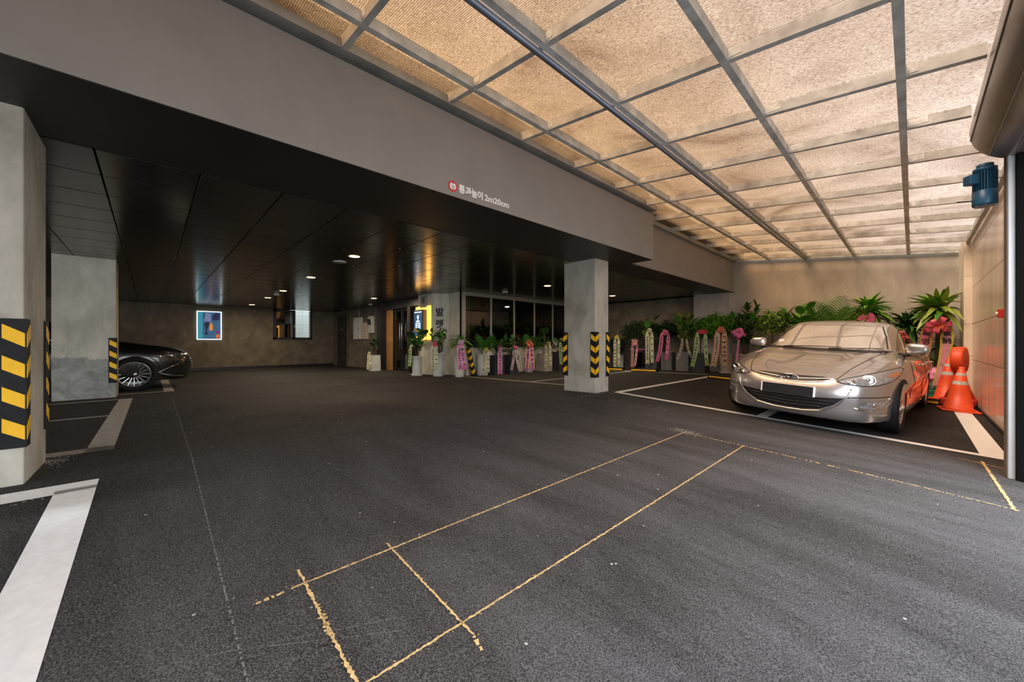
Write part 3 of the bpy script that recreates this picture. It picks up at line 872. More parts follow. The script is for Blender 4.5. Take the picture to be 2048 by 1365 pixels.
MB().box(.568, .95, 4.93, 5.07, -.35, 2.40).build('side_channel', M['void'], sh)
MB().box(.52, .535, 5.05, 5.09, -.3, 2.40).build('rail_backing', M['grout'], sh)
mt = empty('motor', (.432, 5.2, 2.02), parent=sh)
MB().lathe([(.060, 0), (.072, .008), (.074, .02), (.074, .13), (.066, .135)], 28).build('fan_cover', M['motor_blue'], mt)
fin = MB().lathe([(.058, .13), (.058, .30), (.07, .30), (.07, .325)], 24)
for i in range(26):
    a = 2 * PI * i / 26
    fin.box(.055, .071, -.0022, .0022, .135, .295, Matrix.Rotation(a, 4, 'Z'))
fin.build('finned_body', M['motor_blue'], mt)
MB().bbox(-.13, -.062, -.035, .035, .19, .27, .005, Matrix.Rotation(math.radians(35), 4, 'Z')).build('terminal_box', M['motor_blue'], mt)
MB().tube([(0, 0, .32), (0, 0, .36)], .05, 16).build('flange', M['motor_blue'], mt)
MB().tube([(-.07, 0, .06), (-.16, -.09, .055)], .005, 6).build('release_lever', M['black_metal'], mt)
gr = MB()
for i in range(12):
    gr.tube([(-.055 + .01 * i, -.05, -.002), (-.055 + .01 * i, .05, -.002)], .002, 4)
gr.build('fan_grille', M['silver_metal'], mt)

# ------------------------------------------------------------------ wheel stops
def wheel_stop(x0, x1, y, label):
    t = empty('wheel_stop', ((x0 + x1) / 2, y, (floor_z(x0) + floor_z(x1)) / 2 + .002), (0, math.atan2(floor_z(x0) - floor_z(x1), x1 - x0), 0))
    tag(t, label, 'wheel stop', 'black and yellow wheel stops')
    L = (x1 - x0) / 2
    MB().add([(sx * L, yy, zz) for sx in (-1, 1) for yy, zz in ((-.07, 0), (-.055, .08), (-.03, .10), (.03, .10), (.055, .08), (.07, 0))],
             [(0, 1, 7, 6), (1, 2, 8, 7), (2, 3, 9, 8), (3, 4, 10, 9), (4, 5, 11, 10), (5, 0, 6, 11), (5, 4, 3, 2, 1, 0), (6, 7, 8, 9, 10, 11)]).build('rubber_bar', M['rubber'], t)
    s = L * .97
    MB().add([(-s, -.0685, .030), (s, -.0685, .030), (s, -.0605, .064), (-s, -.0605, .064)], [(0, 1, 2, 3)]).build('reflective_strip', M['yellow'], t)
wheel_stop(-3.38, -1.50, 9.75, 'black wheel stop with yellow strip in the empty bay beside the silver car')
wheel_stop(-1.15, .33, 9.75, 'black wheel stop with yellow strip between silver car and cones')
wheel_stop(-5.88, -5.08, 10.62, 'black wheel stop with yellow strip in front of the black pot with pink bow')
wheel_stop(-6.75, -6.16, 10.62, 'black wheel stop with yellow strip next to the free standing column')

# ------------------------------------------------------------------ traffic cones and stand sign
def cone(x, y, h, label, rz=0.0, tilt=0.0):
    t = empty('traffic_cone', (x, y, floor_z(x) + .002), (tilt, math.atan(.058), rz)); tag(t, label, 'traffic cone', 'orange traffic cones')
    s = .21
    MB().bbox(-s, s, -s, s, 0, .03, .012).build('base', M['orange_plastic'], t)
    r0, r1 = .165, .03
    R = lambda z: r0 + (r1 - r0) * (z - .03) / (h - .03)
    MB().lathe([(r0 + .02, .03), (r0 + .015, .045), (R(.05), .05), (R(h * .5), h * .5), (R(h - .05), h - .05), (.032, h - .045), (.03, h), (.024, h)], 28).build('cone_body', M['orange_plastic'], t)
    for za, zb in ((h * .60, h * .68), (h * .80, h * .86)):
        MB().lathe([(R(za) + .002, za), (R(zb) + .002, zb)], 28, cap=False).build('reflective_band', M['grey_band'], t)
cone(.50, 9.25, .70, 'orange traffic cone standing on the white stripe by the stone wall', .12)
cone(.43, 10.60, .80, 'taller orange traffic cone behind the wheel stop, in front of the wrapped pot', .3)
t = empty('stand_sign', (.56, 10.03, floor_z(.52))); tag(t, 'red round headed plastic stand sign seen edge on behind the cones', 'stand sign')
t.rotation_euler = (0, 0, math.radians(-14))
MB().bbox(-.2, .2, -.2, .2, 0, .14, .03).build('base', M['red_plastic'], t)
MB().lathe([(.18, .13), (.13, .28), (.085, .45), (.07, .62)], 24).build('post', M['orange_plastic'], t)
Mx = Matrix.Translation((0, 0, .79)) @ Matrix.Rotation(PI / 2, 4, 'Y')
MB().lathe([(.15, -.07), (.21, -.072), (.222, -.05), (.222, .05), (.21, .072), (.15, .07)], 36, Mx).build('round_head', M['orange_plastic'], t)
MB().prism(disc(.17), -.076, -.070, Mx).build('sign_face', M['white_letter'], t)

# ------------------------------------------------------------------ gift plants
def leaf_mesh(name, m, length=1.0, width=.14, arch=.35, fold=.12, seg=5, tip=1.0, start=.25):
    vs, fs = [], []
    for i in range(seg + 1):
        t = i / seg
        w = width * .5 * (math.sin(PI * min(1, start + (1 - start) * t) ** .9) ** .8 if t < 1 else .0)
        w = max(w, .004 * length)
        x = length * (t - .25 * arch * t * t); z = -arch * length * t * t
        vs += [(x, -w, z + fold * w), (x, 0, z - fold * w), (x, w, z + fold * w)]
    for i in range(seg):
        a = 3 * i
        fs += [(a, a + 3, a + 4, a + 1), (a + 1, a + 4, a + 5, a + 2)]
    return MB().add(vs, fs, True).mesh(name, m)

_leaf = {}
def leaf(kind, col):
    if (kind, col) not in _leaf:
        if kind == 'strap': ms = [leaf_mesh('leaf', M[col], 1, .22, a, .2, seg=6) for a in (.3, .55, .8)]
        elif kind == 'oval': ms = [leaf_mesh('leaf', M[col], 1, .50, a, .15, start=.08) for a in (.05, .2, .4)]
        elif kind == 'broad': ms = [leaf_mesh('leaf', M[col], 1, .80, a, .10, start=.05) for a in (.1, .3, .45)]
        _leaf[(kind, col)] = ms
    return _leaf[(kind, col)]

def keep_clear(parent, pos, az, reach):
    """turn a leaf away from a wall it would grow into"""
    L = parent.location
    ylim = 11.86 if L.x > -3.5 else (11.70 if L.x > -4.6 else 12.26)
    if L.x < -12: ylim = 6.2
    elif L.x < -8.9: ylim = 5.78
    elif L.x < -7.5 and L.y < 6.3: ylim = 6.16
    xlo = -8.40 if -8.9 < L.x < -7.5 and L.y > 6.3 else -99
    xhi = .66
    def ok(a):
        x, y = L.x + pos[0] + reach * math.cos(a), L.y + pos[1] + reach * math.sin(a)
        return y < ylim and x > xlo and (x < xhi or L.x < -1)
    for a in (az, -az, PI - az, PI + az):
        if ok(a): return a
    return -PI / 2 - .9 * random.random() if L.x > -8 else -PI / 2 + .9 * random.random()

def put_leaf(parent, kind, cols, pos, az, elev, size, roll=0.0):
    az = keep_clear(parent, pos, az, size * math.cos(max(elev, 0)))
    o = link('leaf', random.choice(leaf(kind, random.choice(cols))), parent, pos)
    o.rotation_euler = (roll, -elev, az)
    o.scale = (size, size, size)

def rosette(parent, c, n, size, cols, kind='strap', e0=-.2, e1=1.35, spread=.04):
    for i in range(n):
        u = (i + .5) / n
        el = e0 + (e1 - e0) * u ** .8 + random.uniform(-.12, .12)
        az = i * 2.39996 + random.uniform(-.2, .2)
        s = size * random.uniform(.8, 1.12) * (1 - .25 * u)
        p = (c[0] + spread * math.cos(az), c[1] + spread * math.sin(az), c[2] + .10 * size * (u - .5) * 3)
        put_leaf(parent, kind, cols, p, az, el, s, random.uniform(-.4, .4))

def stems_with_leaves(parent, c, n_stem, h0, h1, per, size, cols, kind='oval', lean=.16, r=.008):
    for k in range(n_stem):
        a = k * 2.4 + random.uniform(-.4, .4)
        h = random.uniform(.75, 1.0) * (h1 - h0) if k else (h1 - h0)
        tip = Vector((c[0] + lean * math.cos(a) * (1 if k else .2), c[1] + lean * math.sin(a) * (1 if k else .2), h0 + h))
        b = Vector((c[0] + .03 * math.cos(a), c[1] + .03 * math.sin(a), c[2]))
        MB().tube([b, b.lerp(tip, .5) + Vector((0, 0, .02)), tip], [r * 1.3, r, r * .6], 6).build('stem', M['bark'], parent)
        for i in range(per):
            u = (i + 1) / per
            p = b.lerp(tip, .25 + .75 * u)
            put_leaf(parent, kind, cols, p, i * 2.4 + k + random.uniform(-.3, .3), .35 + .75 * u + random.uniform(-.2, .2), size * random.uniform(.75, 1.1), random.uniform(-.3, .3))

def bush(parent, c, rx, ry, rz, n, ls, cols, lim=None):
    """crown of small leaves, far too many to tell apart"""
    for col in cols:
        mb = MB()
        for i in range(n // len(cols)):
            d = Vector((random.gauss(0, 1), random.gauss(0, 1), random.gauss(0, 1))).normalized()
            k = random.uniform(.45, 1.0) ** .6
            k *= .82 + .36 * noise.noise(d * 2.1 + Vector((c[0], c[1], 0)))
            p = Vector((c[0] + d.x * rx * k, c[1] + d.y * ry * k, c[2] + d.z * rz * k))
            q_ = keep_clear(parent, (c[0], c[1]), math.atan2(d.y, d.x), k * math.hypot(d.x * rx, d.y * ry) + ls)
            if abs(q_ - math.atan2(d.y, d.x)) > 1e-6: p = Vector((c[0] + k * math.hypot(d.x * rx, d.y * ry) * math.cos(q_), c[1] + k * math.hypot(d.x * rx, d.y * ry) * math.sin(q_) * .9, p.z))
            az = q_ + random.uniform(-.5, .5); el = random.uniform(-.9, .5)
            f = Vector((math.cos(az) * math.cos(el), math.sin(az) * math.cos(el), math.sin(el)))
            s = Vector((-math.sin(az), math.cos(az), random.uniform(-.5, .5))).normalized()
            L = ls * random.uniform(.6, 1.2); w = L * .28
            mb.add([p, p + f * L * .45 + s * w, p + f * L, p + f * L * .45 - s * w], [(0, 1, 2, 3)], True)
        o = mb.build('foliage', M[col], parent); o['kind'] = 'stuff'

def frond(parent, c, az, el, L, col, droop=.5, pairs=16, lw=.30):
    az = keep_clear(parent, c, az, L * math.cos(el) + .12 * L)
    mb = MB()
    pts = []
    for i in range(9):
        t = i / 8
        rr = L * t * math.cos(el) + .12 * L * t * t; z = L * t * math.sin(el) - droop * L * t * t * .5
        pts.append(Vector((c[0] + rr * math.cos(az), c[1] + rr * math.sin(az), c[2] + z)))
    mb.tube(pts, [.006 * (1 - .8 * i / 8) for i in range(9)], 5)
    for i in range(pairs):
        t = .22 + .76 * i / (pairs - 1)
        j = t * 8; a = int(min(7, j)); p = pts[a].lerp(pts[a + 1], j - a)
        d = (pts[a + 1] - pts[a]).normalized()
        sd = d.cross(Vector((0, 0, 1))).normalized()
        ll = L * lw * math.sin(PI * (.15 + .8 * t)) * random.uniform(.85, 1.1)
        for s in (-1, 1):
            q = (d * .75 + sd * s * .75 + Vector((0, 0, .12))).normalized()
            wv = d * .011
            mb.add([p - wv, p + q * ll * .5 + Vector((0, 0, .01)) - wv, p + q * ll - Vector((0, 0, ll * .15)), p + q * ll * .5 + Vector((0, 0, .01)) + wv, p + wv], [(0, 1, 2, 3, 4)], True)
    mb.build('frond', M[col], parent)

def palm(parent, c, n, L, cols, e0=.3, e1=1.45, droop=.5):
    for i in range(n):
        frond(parent, c, i * 2.4, e0 + (e1 - e0) * ((i + .5) / n), L * random.uniform(.8, 1.05), random.choice(cols), droop)

_rib = {}
def ribbon_mat(c):
    if c not in _rib: _rib[c] = plain('satin_ribbon', c, .35, 0, .14, 25, spec=.6)
    return _rib[c]
INK = plain('ribbon_ink', (.012, .012, .02), .6)

def pot_round(t, r0, r1, h, m, rim=.012, saucer=None):
    MB().lathe([(r0 * .92, 0), (r0, .012), (r0 + (r1 - r0) * .5, h * .5), (r1, h - .03), (r1 + rim, h - .025), (r1 + rim, h), (r1 - .015, h), (r1 - .025, h - .04)], 32).build('pot', m, t)
    MB().prism(disc(r1 - .02, 24), h - .05, h - .04).build('soil', M['soil'], t)

def pot_square(t, s0, s1, h, m, ribs=False):
    bm = bmesh.new(); bmesh.ops.create_cube(bm, size=1)
    for v in bm.verts:
        s = s1 if v.co.z > 0 else s0
        v.co = Vector((math.copysign(s, v.co.x), math.copysign(s, v.co.y), h if v.co.z > 0 else 0))
    top = [f for f in bm.faces if f.normal.z > .9]
    r = bmesh.ops.inset_region(bm, faces=top, thickness=.022)
    for f in top:
        for v in f.verts: v.co.z -= .04
    bmesh.ops.bevel(bm, geom=[e for e in bm.edges if abs(e.verts[0].co.z - e.verts[1].co.z) > h * .5], offset=.012, segments=2, affect='EDGES')
    p = MB().bm(bm).build('pot', m, t)
    if ribs:
        for zz in [h * k / 9 for k in range(1, 9)]:
            s = s0 + (s1 - s0) * zz / h + .003
            MB().box(-s, s, -s, s, zz - .006, zz + .006).build('rib', m, p)
    MB().box(-s1 + .03, s1 - .03, -s1 + .03, s1 - .03, h - .06, h - .035).build('soil', M['soil'], t)

def strip(t, p, ax, nrm, length, width, m, sway=0.0, curl=.01, flare=0.0, text=0, chars=None, inset=0.0, edge=None, twist=0.0, big=False):
    """hanging ribbon strip; p = top centre (local), ax = width axis, nrm = facing"""
    seg = 12; vs, fs = [], []
    ctr = []
    for i in range(seg + 1):
        u = i / seg
        c = p + ax * (sway * u * u) + nrm * (.02 * math.sin(u * 3.0) + curl * math.sin(u * 9)) - Vector((0, 0, length * u))
        a = (ax * math.cos(twist * u) + nrm * math.sin(twist * u)).normalized()
        w = width * .5 * (.55 + .45 * min(1, u * 6)) * (1 + flare * u)
        if i == seg:
            vs += [c - a * w, c + Vector((0, 0, w * .8)), c + a * w]
        else:
            vs += [c - a * w, c, c + a * w]
        ctr.append((c, a, w))
    for i in range(seg):
        a = 3 * i
        fs += [(a, a + 1, a + 4, a + 3), (a + 1, a + 2, a + 5, a + 4)]
    o = MB().add(vs, fs, True).build('ribbon', m, t)
    if edge:
        ev, ef = [], []
        for s in (-1, 1):
            b0 = len(ev)
            for c, a, w in ctr[:-1]:
                ev += [c + a * s * w + nrm * .0012, c + a * s * w * .62 + nrm * .0012]
            for i in range(seg - 1): ef.append((b0 + 2 * i, b0 + 2 * i + 1, b0 + 2 * i + 3, b0 + 2 * i + 2))
        MB().add(ev, ef).build('ribbon_edge', edge, o)
    if text:
        mb = MB(); rows = text
        for k in range(rows):
            u = .14 + .74 * (k + .5) / rows
            j = u * seg; i = int(j); c = ctr[i][0].lerp(ctr[i + 1][0], j - i) + nrm * .003; a = ctr[i][1]; w = ctr[i][2] * .95
            s = min(w * .72, length * .74 / rows * .42)
            for q in range(5):
                if q % 2 == 0:
                    zz = random.uniform(-1, 1) * s; th = s * .16; x0, x1 = -s * random.uniform(.5, 1), s * random.uniform(.5, 1)
                    mb.add([c + a * x0 + Vector((0, 0, zz - th)), c + a * x1 + Vector((0, 0, zz - th)), c + a * x1 + Vector((0, 0, zz + th)), c + a * x0 + Vector((0, 0, zz + th))], [(0, 1, 2, 3)])
                else:
                    xx = random.uniform(-.8, .8) * s; th = s * .16; z0, z1 = -s * random.uniform(.4, 1), s * random.uniform(.4, 1)
                    mb.add([c + a * (xx - th) + Vector((0, 0, z0)), c + a * (xx + th) + Vector((0, 0, z0)), c + a * (xx + th) + Vector((0, 0, z1)), c + a * (xx - th) + Vector((0, 0, z1))], [(0, 1, 2, 3)])
        q = mb.build('lettering', INK, o); q['kind'] = 'stuff'
    if chars:
        for ch, u in chars:
            j = u * seg; i = int(j); c = ctr[i][0].lerp(ctr[i + 1][0], j - i) + nrm * .006
            sz = ctr[i][2] * 1.5
            me = text_mesh(ch, sz, .0006, INK, 'CENTER', sz * .02)
            R3 = Matrix((ctr[i][1], Vector((0, 0, 1)), nrm)).transposed().to_4x4()
            q = link('lettering', me, o); q.matrix_local = Matrix.Translation(c - Vector((0, 0, sz * .3))) @ R3
    return o

def bow(t, p, ax, nrm, r, m, n=13):
    up = Vector((0, 0, 1)); mb = MB()
    for k in range(n):
        a = 2 * PI * k / n + .3 * random.random(); tl = random.uniform(.05, 1.0)
        d = ((ax * math.cos(a) + up * math.sin(a)) * math.cos(tl) + nrm * math.sin(tl)).normalized()
        s = d.cross(nrm).normalized(); b = s.cross(d).normalized()
        w = r * .24; rr = r * random.uniform(.75, 1.12); vs = []; fs = []
        for i in range(9):
            th = 2 * PI * i / 8
            c = p + d * rr * .5 * (1 - math.cos(th)) + b * r * .30 * math.sin(th)
            ww = w * (.35 + .65 * math.sin(th / 2))
            vs += [c - s * ww, c + s * ww]
        for i in range(8): fs.append((2 * i, 2 * i + 1, 2 * i + 3, 2 * i + 2))
        mb.add(vs, fs, True)
    mb.ico(p + nrm * r * .2, r * .25, 1)
    o = mb.build('bow', m, t)
    return o

def potted(px, D, label, build, ribbons=(), zoff=0.0, rot=None, group='gift plants with ribbons', name='potted_plant'):
    r = (px - 1024) / 760
    x, y = F.x * D + Rr.x * r * D, F.y * D + Rr.y * r * D
    t = empty(name, (x, y, floor_z(x) + .002))
    tag(t, label, 'potted plant', group)
    if rot: t.rotation_euler = (0, 0, rot)
    return t, x, y

NRM = lambda x, y: Vector((-x, -y, 0)).normalized()
def axes(x, y):
    n = NRM(x, y); return Vector((-n.y, n.x, 0)), n        # image right, towards the viewer side

POT = {k: plain('pot_' + k, c, r, 0, .08, 8, spec=s) for k, (c, r, s) in dict(
    white=((.62, .61, .57), .4, .5), cream=((.58, .50, .42), .45, .5), charcoal=((.040, .042, .052), .5, .4), grey=((.17, .165, .16), .5, .4),
    greige=((.36, .31, .27), .5, .4), slate=((.075, .085, .105), .5, .4), black=((.008, .008, .010), .12, .6), blush=((.62, .46, .42), .45, .5), taupe=((.22, .19, .17), .5, .4)).items()}

def plant(px, D, label, pot, foliage, ribbons=(), rz=None):
    t, x, y = potted(px, D, label, None)
    ax, n = axes(x, y)
    pot(t)
    foliage(t)
    for f in ribbons: f(t, ax, n)
    return t

def rib2(z, length, width, col, out=.17, dx=0.0, gap=.09, bowc=None, br=.075, text=9, sway=(-.03, .05), edge=None, both=True):
    def f(t, ax, n):
        m = ribbon_mat(col); e = ribbon_mat(edge) if edge else None
        p = n * out + ax * dx + Vector((0, 0, z))
        strip(t, p - ax * gap * .5, ax, n, length, width, m, sway[0], text=text, edge=e)
        if both: strip(t, p + ax * gap * .5 + n * .006, ax, n, length * random.uniform(.9, 1.0), width * .9, m, sway[1], text=max(3, text // 2), edge=e)
        if bowc: bow(t, p + n * .03 + Vector((0, 0, .01)), ax, n, br, ribbon_mat(bowc))
    return f

CREAM, LIMEY, PINK, HOT, GOLD, RED, SALMON = (.55, .52, .30), (.38, .48, .12), (.62, .17, .34), (.66, .09, .20), (.50, .38, .07), (.66, .02, .06), (.62, .24, .22)
DK, MD, BR, LI = ['leaf_dark'], ['leaf_mid', 'leaf_dark'], ['leaf_bright', 'leaf_mid'], ['leaf_lime', 'leaf_bright']

# along the entrance and the shop window
plant(749, 13.2, 'white ribbed square pot with dark upright plant beside the entrance portal', lambda t: pot_square(t, .16, .15, .54, POT['white'], True),
      lambda t: stems_with_leaves(t, (0, 0, .48), 6, .5, 1.08, 7, .16, DK, 'oval', .14), [rib2(.62, .58, .07, CREAM, .2, -.17, .05, CREAM, .05, 5)])
plant(834, 10.62, 'tall white round pot with broad dark leaves before the lit kiosk screen', lambda t: pot_round(t, .13, .125, .55, POT['white']),
      lambda t: stems_with_leaves(t, (0, 0, .5), 5, .5, 1.20, 5, .27, ['leaf_mid', 'leaf_dark'], 'broad', .2), [rib2(.82, .56, .085, LIMEY, .16, -.15, .05, CREAM, .05, 5, both=False)])
MB().lathe([(.15, 0), (.165, .03), (.165, .05)], 24).build('saucer', POT['white'], [o for o in C.objects if o.name.startswith('potted_plant')][-1])
plant(877, 10.35, 'tall white round pot with cream ribbons and red bow below the Korean letters', lambda t: pot_round(t, .145, .15, .63, POT['white'], .02),
      lambda t: stems_with_leaves(t, (0, 0, .58), 8, .6, 1.22, 9, .15, MD, 'oval', .22), [rib2(.86, .68, .085, CREAM, .20, -.10, .085, RED, .075, 8, (0, 0))])
plant(919, 10.05, 'white tapered pot with wide pink foil ribbon and yellow green leaves', lambda t: pot_round(t, .115, .15, .53, POT['white']),
      lambda t: (rosette(t, (.05, .0, .95), 22, .34, ['leaf_mid', 'leaf_bright'], 'strap', -.4, 1.2), rosette(t, (-.08, .1, .9), 12, .30, ['leaf_lime', 'leaf_mid'], 'strap', -.4, .8), MB().tube([(0, 0, .45), (.05, 0, .95)], .018).build('stem', M['bark'], t)),
      [rib2(.90, .72, .13, PINK, .19, .03, .08, (.55, .30, .45), .09, 8, (.05, .10))])
plant(965, 10.5, 'white straight round pot with cream ribbons and gold bow by the leaning guard', lambda t: pot_round(t, .15, .15, .58, POT['white'], .0),
      lambda t: palm(t, (0, 0, .6), 13, .78, ['leaf_dark', 'leaf_mid'], .5, 1.5), [rib2(.70, .66, .085, CREAM, .18, .10, .11, GOLD, .08, 9, (-.02, .0))])
plant(992, 10.8, 'charcoal square planter with one wide pink ribbon', lambda t: pot_square(t, .17, .17, .54, POT['charcoal']),
      lambda t: palm(t, (0, 0, .55), 12, .72, ['leaf_dark', 'leaf_mid'], .4, 1.4), [rib2(.76, .76, .13, PINK, .25, .11, .0, PINK, .085, 8, (0, 0), both=False)])
plant(1022, 11.15, 'charcoal square planter with two pale ribbons under a pink rosette', lambda t: pot_square(t, .17, .17, .54, POT['charcoal']),
      lambda t: stems_with_leaves(t, (0, 0, .5), 7, .5, 1.08, 8, .14, MD, 'oval', .2), [rib2(.76, .66, .07, (.50, .36, .36), .25, .12, .05, HOT, .075, 7, (-.09, .10))])
plant(1057, 11.6, 'white round pot hidden by magenta ribbons and an orange bow', lambda t: pot_round(t, .13, .13, .45, POT['white']),
      lambda t: palm(t, (0, 0, .5), 12, .95, ['leaf_dark', 'leaf_mid'], .7, 1.52), [rib2(.86, .80, .13, (.60, .10, .42), .2, .04, .10, (.75, .12, .05), .13, 8, (-.05, .05), edge=(.75, .45, .05))])
plant(1089, 12.05, 'greige square planter with a small clipped crown and cream ribbons', lambda t: pot_square(t, .18, .18, .56, POT['greige']),
      lambda t: (bush(t, (-.02, 0, 1.28), .17, .17, .14, 260, .07, ['leaf_mid', 'leaf_dark']), MB().tube([(0, 0, .5), (-.02, 0, 1.25)], .012).build('stem', M['bark'], t), bush(t, (-.25, .2, .95), .25, .2, .25, 240, .1, DK)),
      [rib2(.86, .74, .085, CREAM, .26, .11, .12, GOLD, .08, 7, (-.02, .02))])
plant(1115, 12.5, 'black square planter with a light green ribbon by the free standing column', lambda t: pot_square(t, .17, .17, .60, POT['charcoal']),
      lambda t: palm(t, (0, 0, .6), 10, .7, DK, .4, 1.4), [rib2(.98, .80, .09, LIMEY, .26, .12, .06, GOLD, .07, 9, (.03, .06), both=False)])
# along the inner end wall
plant(1241, 13.2, 'small white round pot with long cream ribbons and a gold bow', lambda t: pot_round(t, .10, .105, .46, POT['white']),
      lambda t: (palm(t, (-.1, 0, .55), 10, .7, DK, .2, 1.3), bush(t, (-.12, 0, .85), .32, .25, .32, 320, .12, DK)), [rib2(1.06, 1.08, .10, CREAM, .3, -.12, .12, GOLD, .10, 7, (0, 0))])
plant(1276, 12.8, 'tall glossy black pot with a pink wrapped top and salmon ribbons', lambda t: pot_round(t, .11, .13, .58, POT['black']),
      lambda t: (bush(t, (-.1, .1, 1.30), .62, .3, .38, 900, .10, DK), MB().tube([(0, 0, .5), (-.05, .05, 1.2)], .018).build('stem', M['bark'], t), MB().lathe([(.12, .54), (.24, .62), (.28, .66), (.22, .67)], 14).build('wrapping', ribbon_mat(PINK), t)),
      [rib2(.88, .82, .08, SALMON, .3, -.10, .14, SALMON, .14, 8, (-.02, -.08))])
plant(1307, 12.4, 'slate square planter with big olive leaves and two cream ribbons', lambda t: pot_square(t, .19, .19, .56, POT['slate']),
      lambda t: (stems_with_leaves(t, (-.02, 0, .5), 5, .7, 1.60, 6, .26, ['leaf_lime', 'leaf_mid'], 'broad', .3, .012), bush(t, (-.1, 0, 1.35), .35, .2, .2, 160, .12, DK)),
      [rib2(1.24, 1.08, .12, CREAM, .26, -.12, .13, CREAM, .10, 9, (0, .02))])
plant(1337, 12.1, 'grey square planter with two hot pink ribbons', lambda t: pot_square(t, .17, .17, .56, POT['grey']),
      lambda t: (bush(t, (0, .05, 1.30), .42, .28, .30, 620, .12, DK), MB().tube([(0, 0, .5), (0, 0, 1.2)], .016).build('stem', M['bark'], t)),
      [rib2(1.16, .92, .11, HOT, .25, -.10, .20, HOT, .12, 9, (-.14, -.08))])
plant(1369, 11.5, 'grey square planter with yellow edged variegated crown and splayed cream ribbons', lambda t: pot_square(t, .19, .19, .56, POT['grey']),
      lambda t: (stems_with_leaves(t, (0, 0, .9), 9, 1.0, 1.62, 9, .25, ['leaf_lime', 'leaf_lime', 'leaf_mid'], 'oval', .25, .01), bush(t, (0, 0, 1.05), .20, .18, .14, 160, .09, ['leaf_lime']), MB().tube([(0, 0, .5), (0, 0, 1.0)], .022).build('stem', M['bark'], t)),
      [rib2(.96, .62, .075, (.40, .34, .20), .26, 0, .12, None, .1, 5, (-.15, .17))])
plant(1401, 10.95, 'charcoal square planter with lime ribbons and red rosettes', lambda t: pot_square(t, .19, .19, .54, POT['charcoal']),
      lambda t: (bush(t, (.05, .1, 1.22), .48, .3, .32, 900, .09, ['leaf_mid', 'leaf_dark']), MB().tube([(0, 0, .5), (0, 0, 1.15)], .02).build('stem', M['bark'], t)),
      [rib2(1.14, 1.0, .11, LIMEY, .28, .02, .20, RED, .09, 9, (-.14, .05)), lambda t, ax, n: bow(t, n * .3 + ax * .14 + Vector((0, 0, 1.15)), ax, n, .075, ribbon_mat(RED))])
tq = plant(1452, 10.45, 'cream tapered pot on castors under a wide bright green crown', lambda t: pot_round(t, .12, .16, .52, POT['cream']),
      lambda t: (bush(t, (-.22, .02, 1.32), .70, .40, .40, 3600, .075, ['leaf_bright', 'leaf_bright', 'leaf_mid', 'leaf_bright']), MB().tube([(0, 0, .45), (-.1, 0, 1.2)], .02).build('stem', M['bark'], t)),
      [rib2(1.18, 1.02, .15, (.60, .48, .30), .28, -.12, .16, (.60, .16, .08), .12, 12, (-.12, .02), edge=(.70, .22, .03))])
MB().lathe([(.16, .0), (.17, .02), (.17, .03)], 20).build('castor_base', POT['white'], tq)
plant(1490, 10.1, 'blush round pot with tall dark rubber plant and glossy pink bow', lambda t: pot_round(t, .14, .165, .56, POT['blush']),
      lambda t: stems_with_leaves(t, (0, 0, .5), 6, .5, 1.82, 17, .27, ['leaf_dark', 'leaf_dark', 'leaf_mid'], 'oval', .28, .012),
      [rib2(1.10, 1.0, .05, (.62, .16, .34), .30, -.14, .0, (.66, .13, .36), .17, 0, (-.12, 0), both=False)])
# behind the silver car
plant(1545, 9.6, 'loose pale green bush peeking over the silver car bonnet corner', lambda t: pot_round(t, .14, .16, .5, POT['taupe']),
      lambda t: (bush(t, (0, 0, 1.42), .46, .32, .36, 1700, .09, ['leaf_bright', 'leaf_lime', 'leaf_mid']), bush(t, (-.25, -.1, .95), .2, .2, .25, 120, .1, ['leaf_bright']), MB().tube([(0, 0, .45), (0, 0, 1.4)], .018).build('stem', M['bark'], t)))
plant(1608, 9.2, 'big leaved fiddle plant with broad green leaves behind the silver car', lambda t: pot_round(t, .15, .17, .5, POT['white']),
      lambda t: stems_with_leaves(t, (0, 0, .45), 5, .9, 1.72, 11, .29, ['leaf_mid', 'leaf_bright', 'leaf_mid'], 'broad', .38, .012))
plant(1668, 8.75, 'feathery areca palm behind the silver car roof', lambda t: pot_round(t, .15, .17, .5, POT['taupe']),
      lambda t: palm(t, (0, -.12, .70), 22, 1.62, ['leaf_mid', 'leaf_bright', 'leaf_mid'], .95, 1.53, .42))
plant(1738, 8.2, 'dracaena with arching green leaves and pink bow just above the car roof', lambda t: pot_round(t, .15, .17, .5, POT['white']),
      lambda t: (rosette(t, (0, 0, 1.70), 76, .50, ['leaf_mid', 'leaf_bright', 'leaf_lime'], 'strap', -.55, 1.35), rosette(t, (0, 0, 1.55), 18, .36, ['leaf_mid', 'leaf_dark'], 'strap', -.6, .7), MB().tube([(0, 0, .45), (0, 0, 1.75)], .035).build('stem', M['bark'], t)),
      [rib2(1.47, .9, .09, PINK, .2, -.05, .1, (.70, .14, .28), .17, 6)])
plant(1814, 7.85, 'dark green dracaena between two taller ones behind the car', lambda t: pot_round(t, .15, .17, .5, POT['taupe']),
      lambda t: (rosette(t, (0, 0, 1.40), 64, .46, ['leaf_mid', 'leaf_dark', 'leaf_dark'], 'strap', -.45, 1.4), rosette(t, (0, 0, 1.15), 16, .3, DK, 'strap', -.3, .9), MB().tube([(0, 0, .45), (0, 0, 1.4)], .03).build('stem', M['bark'], t)))
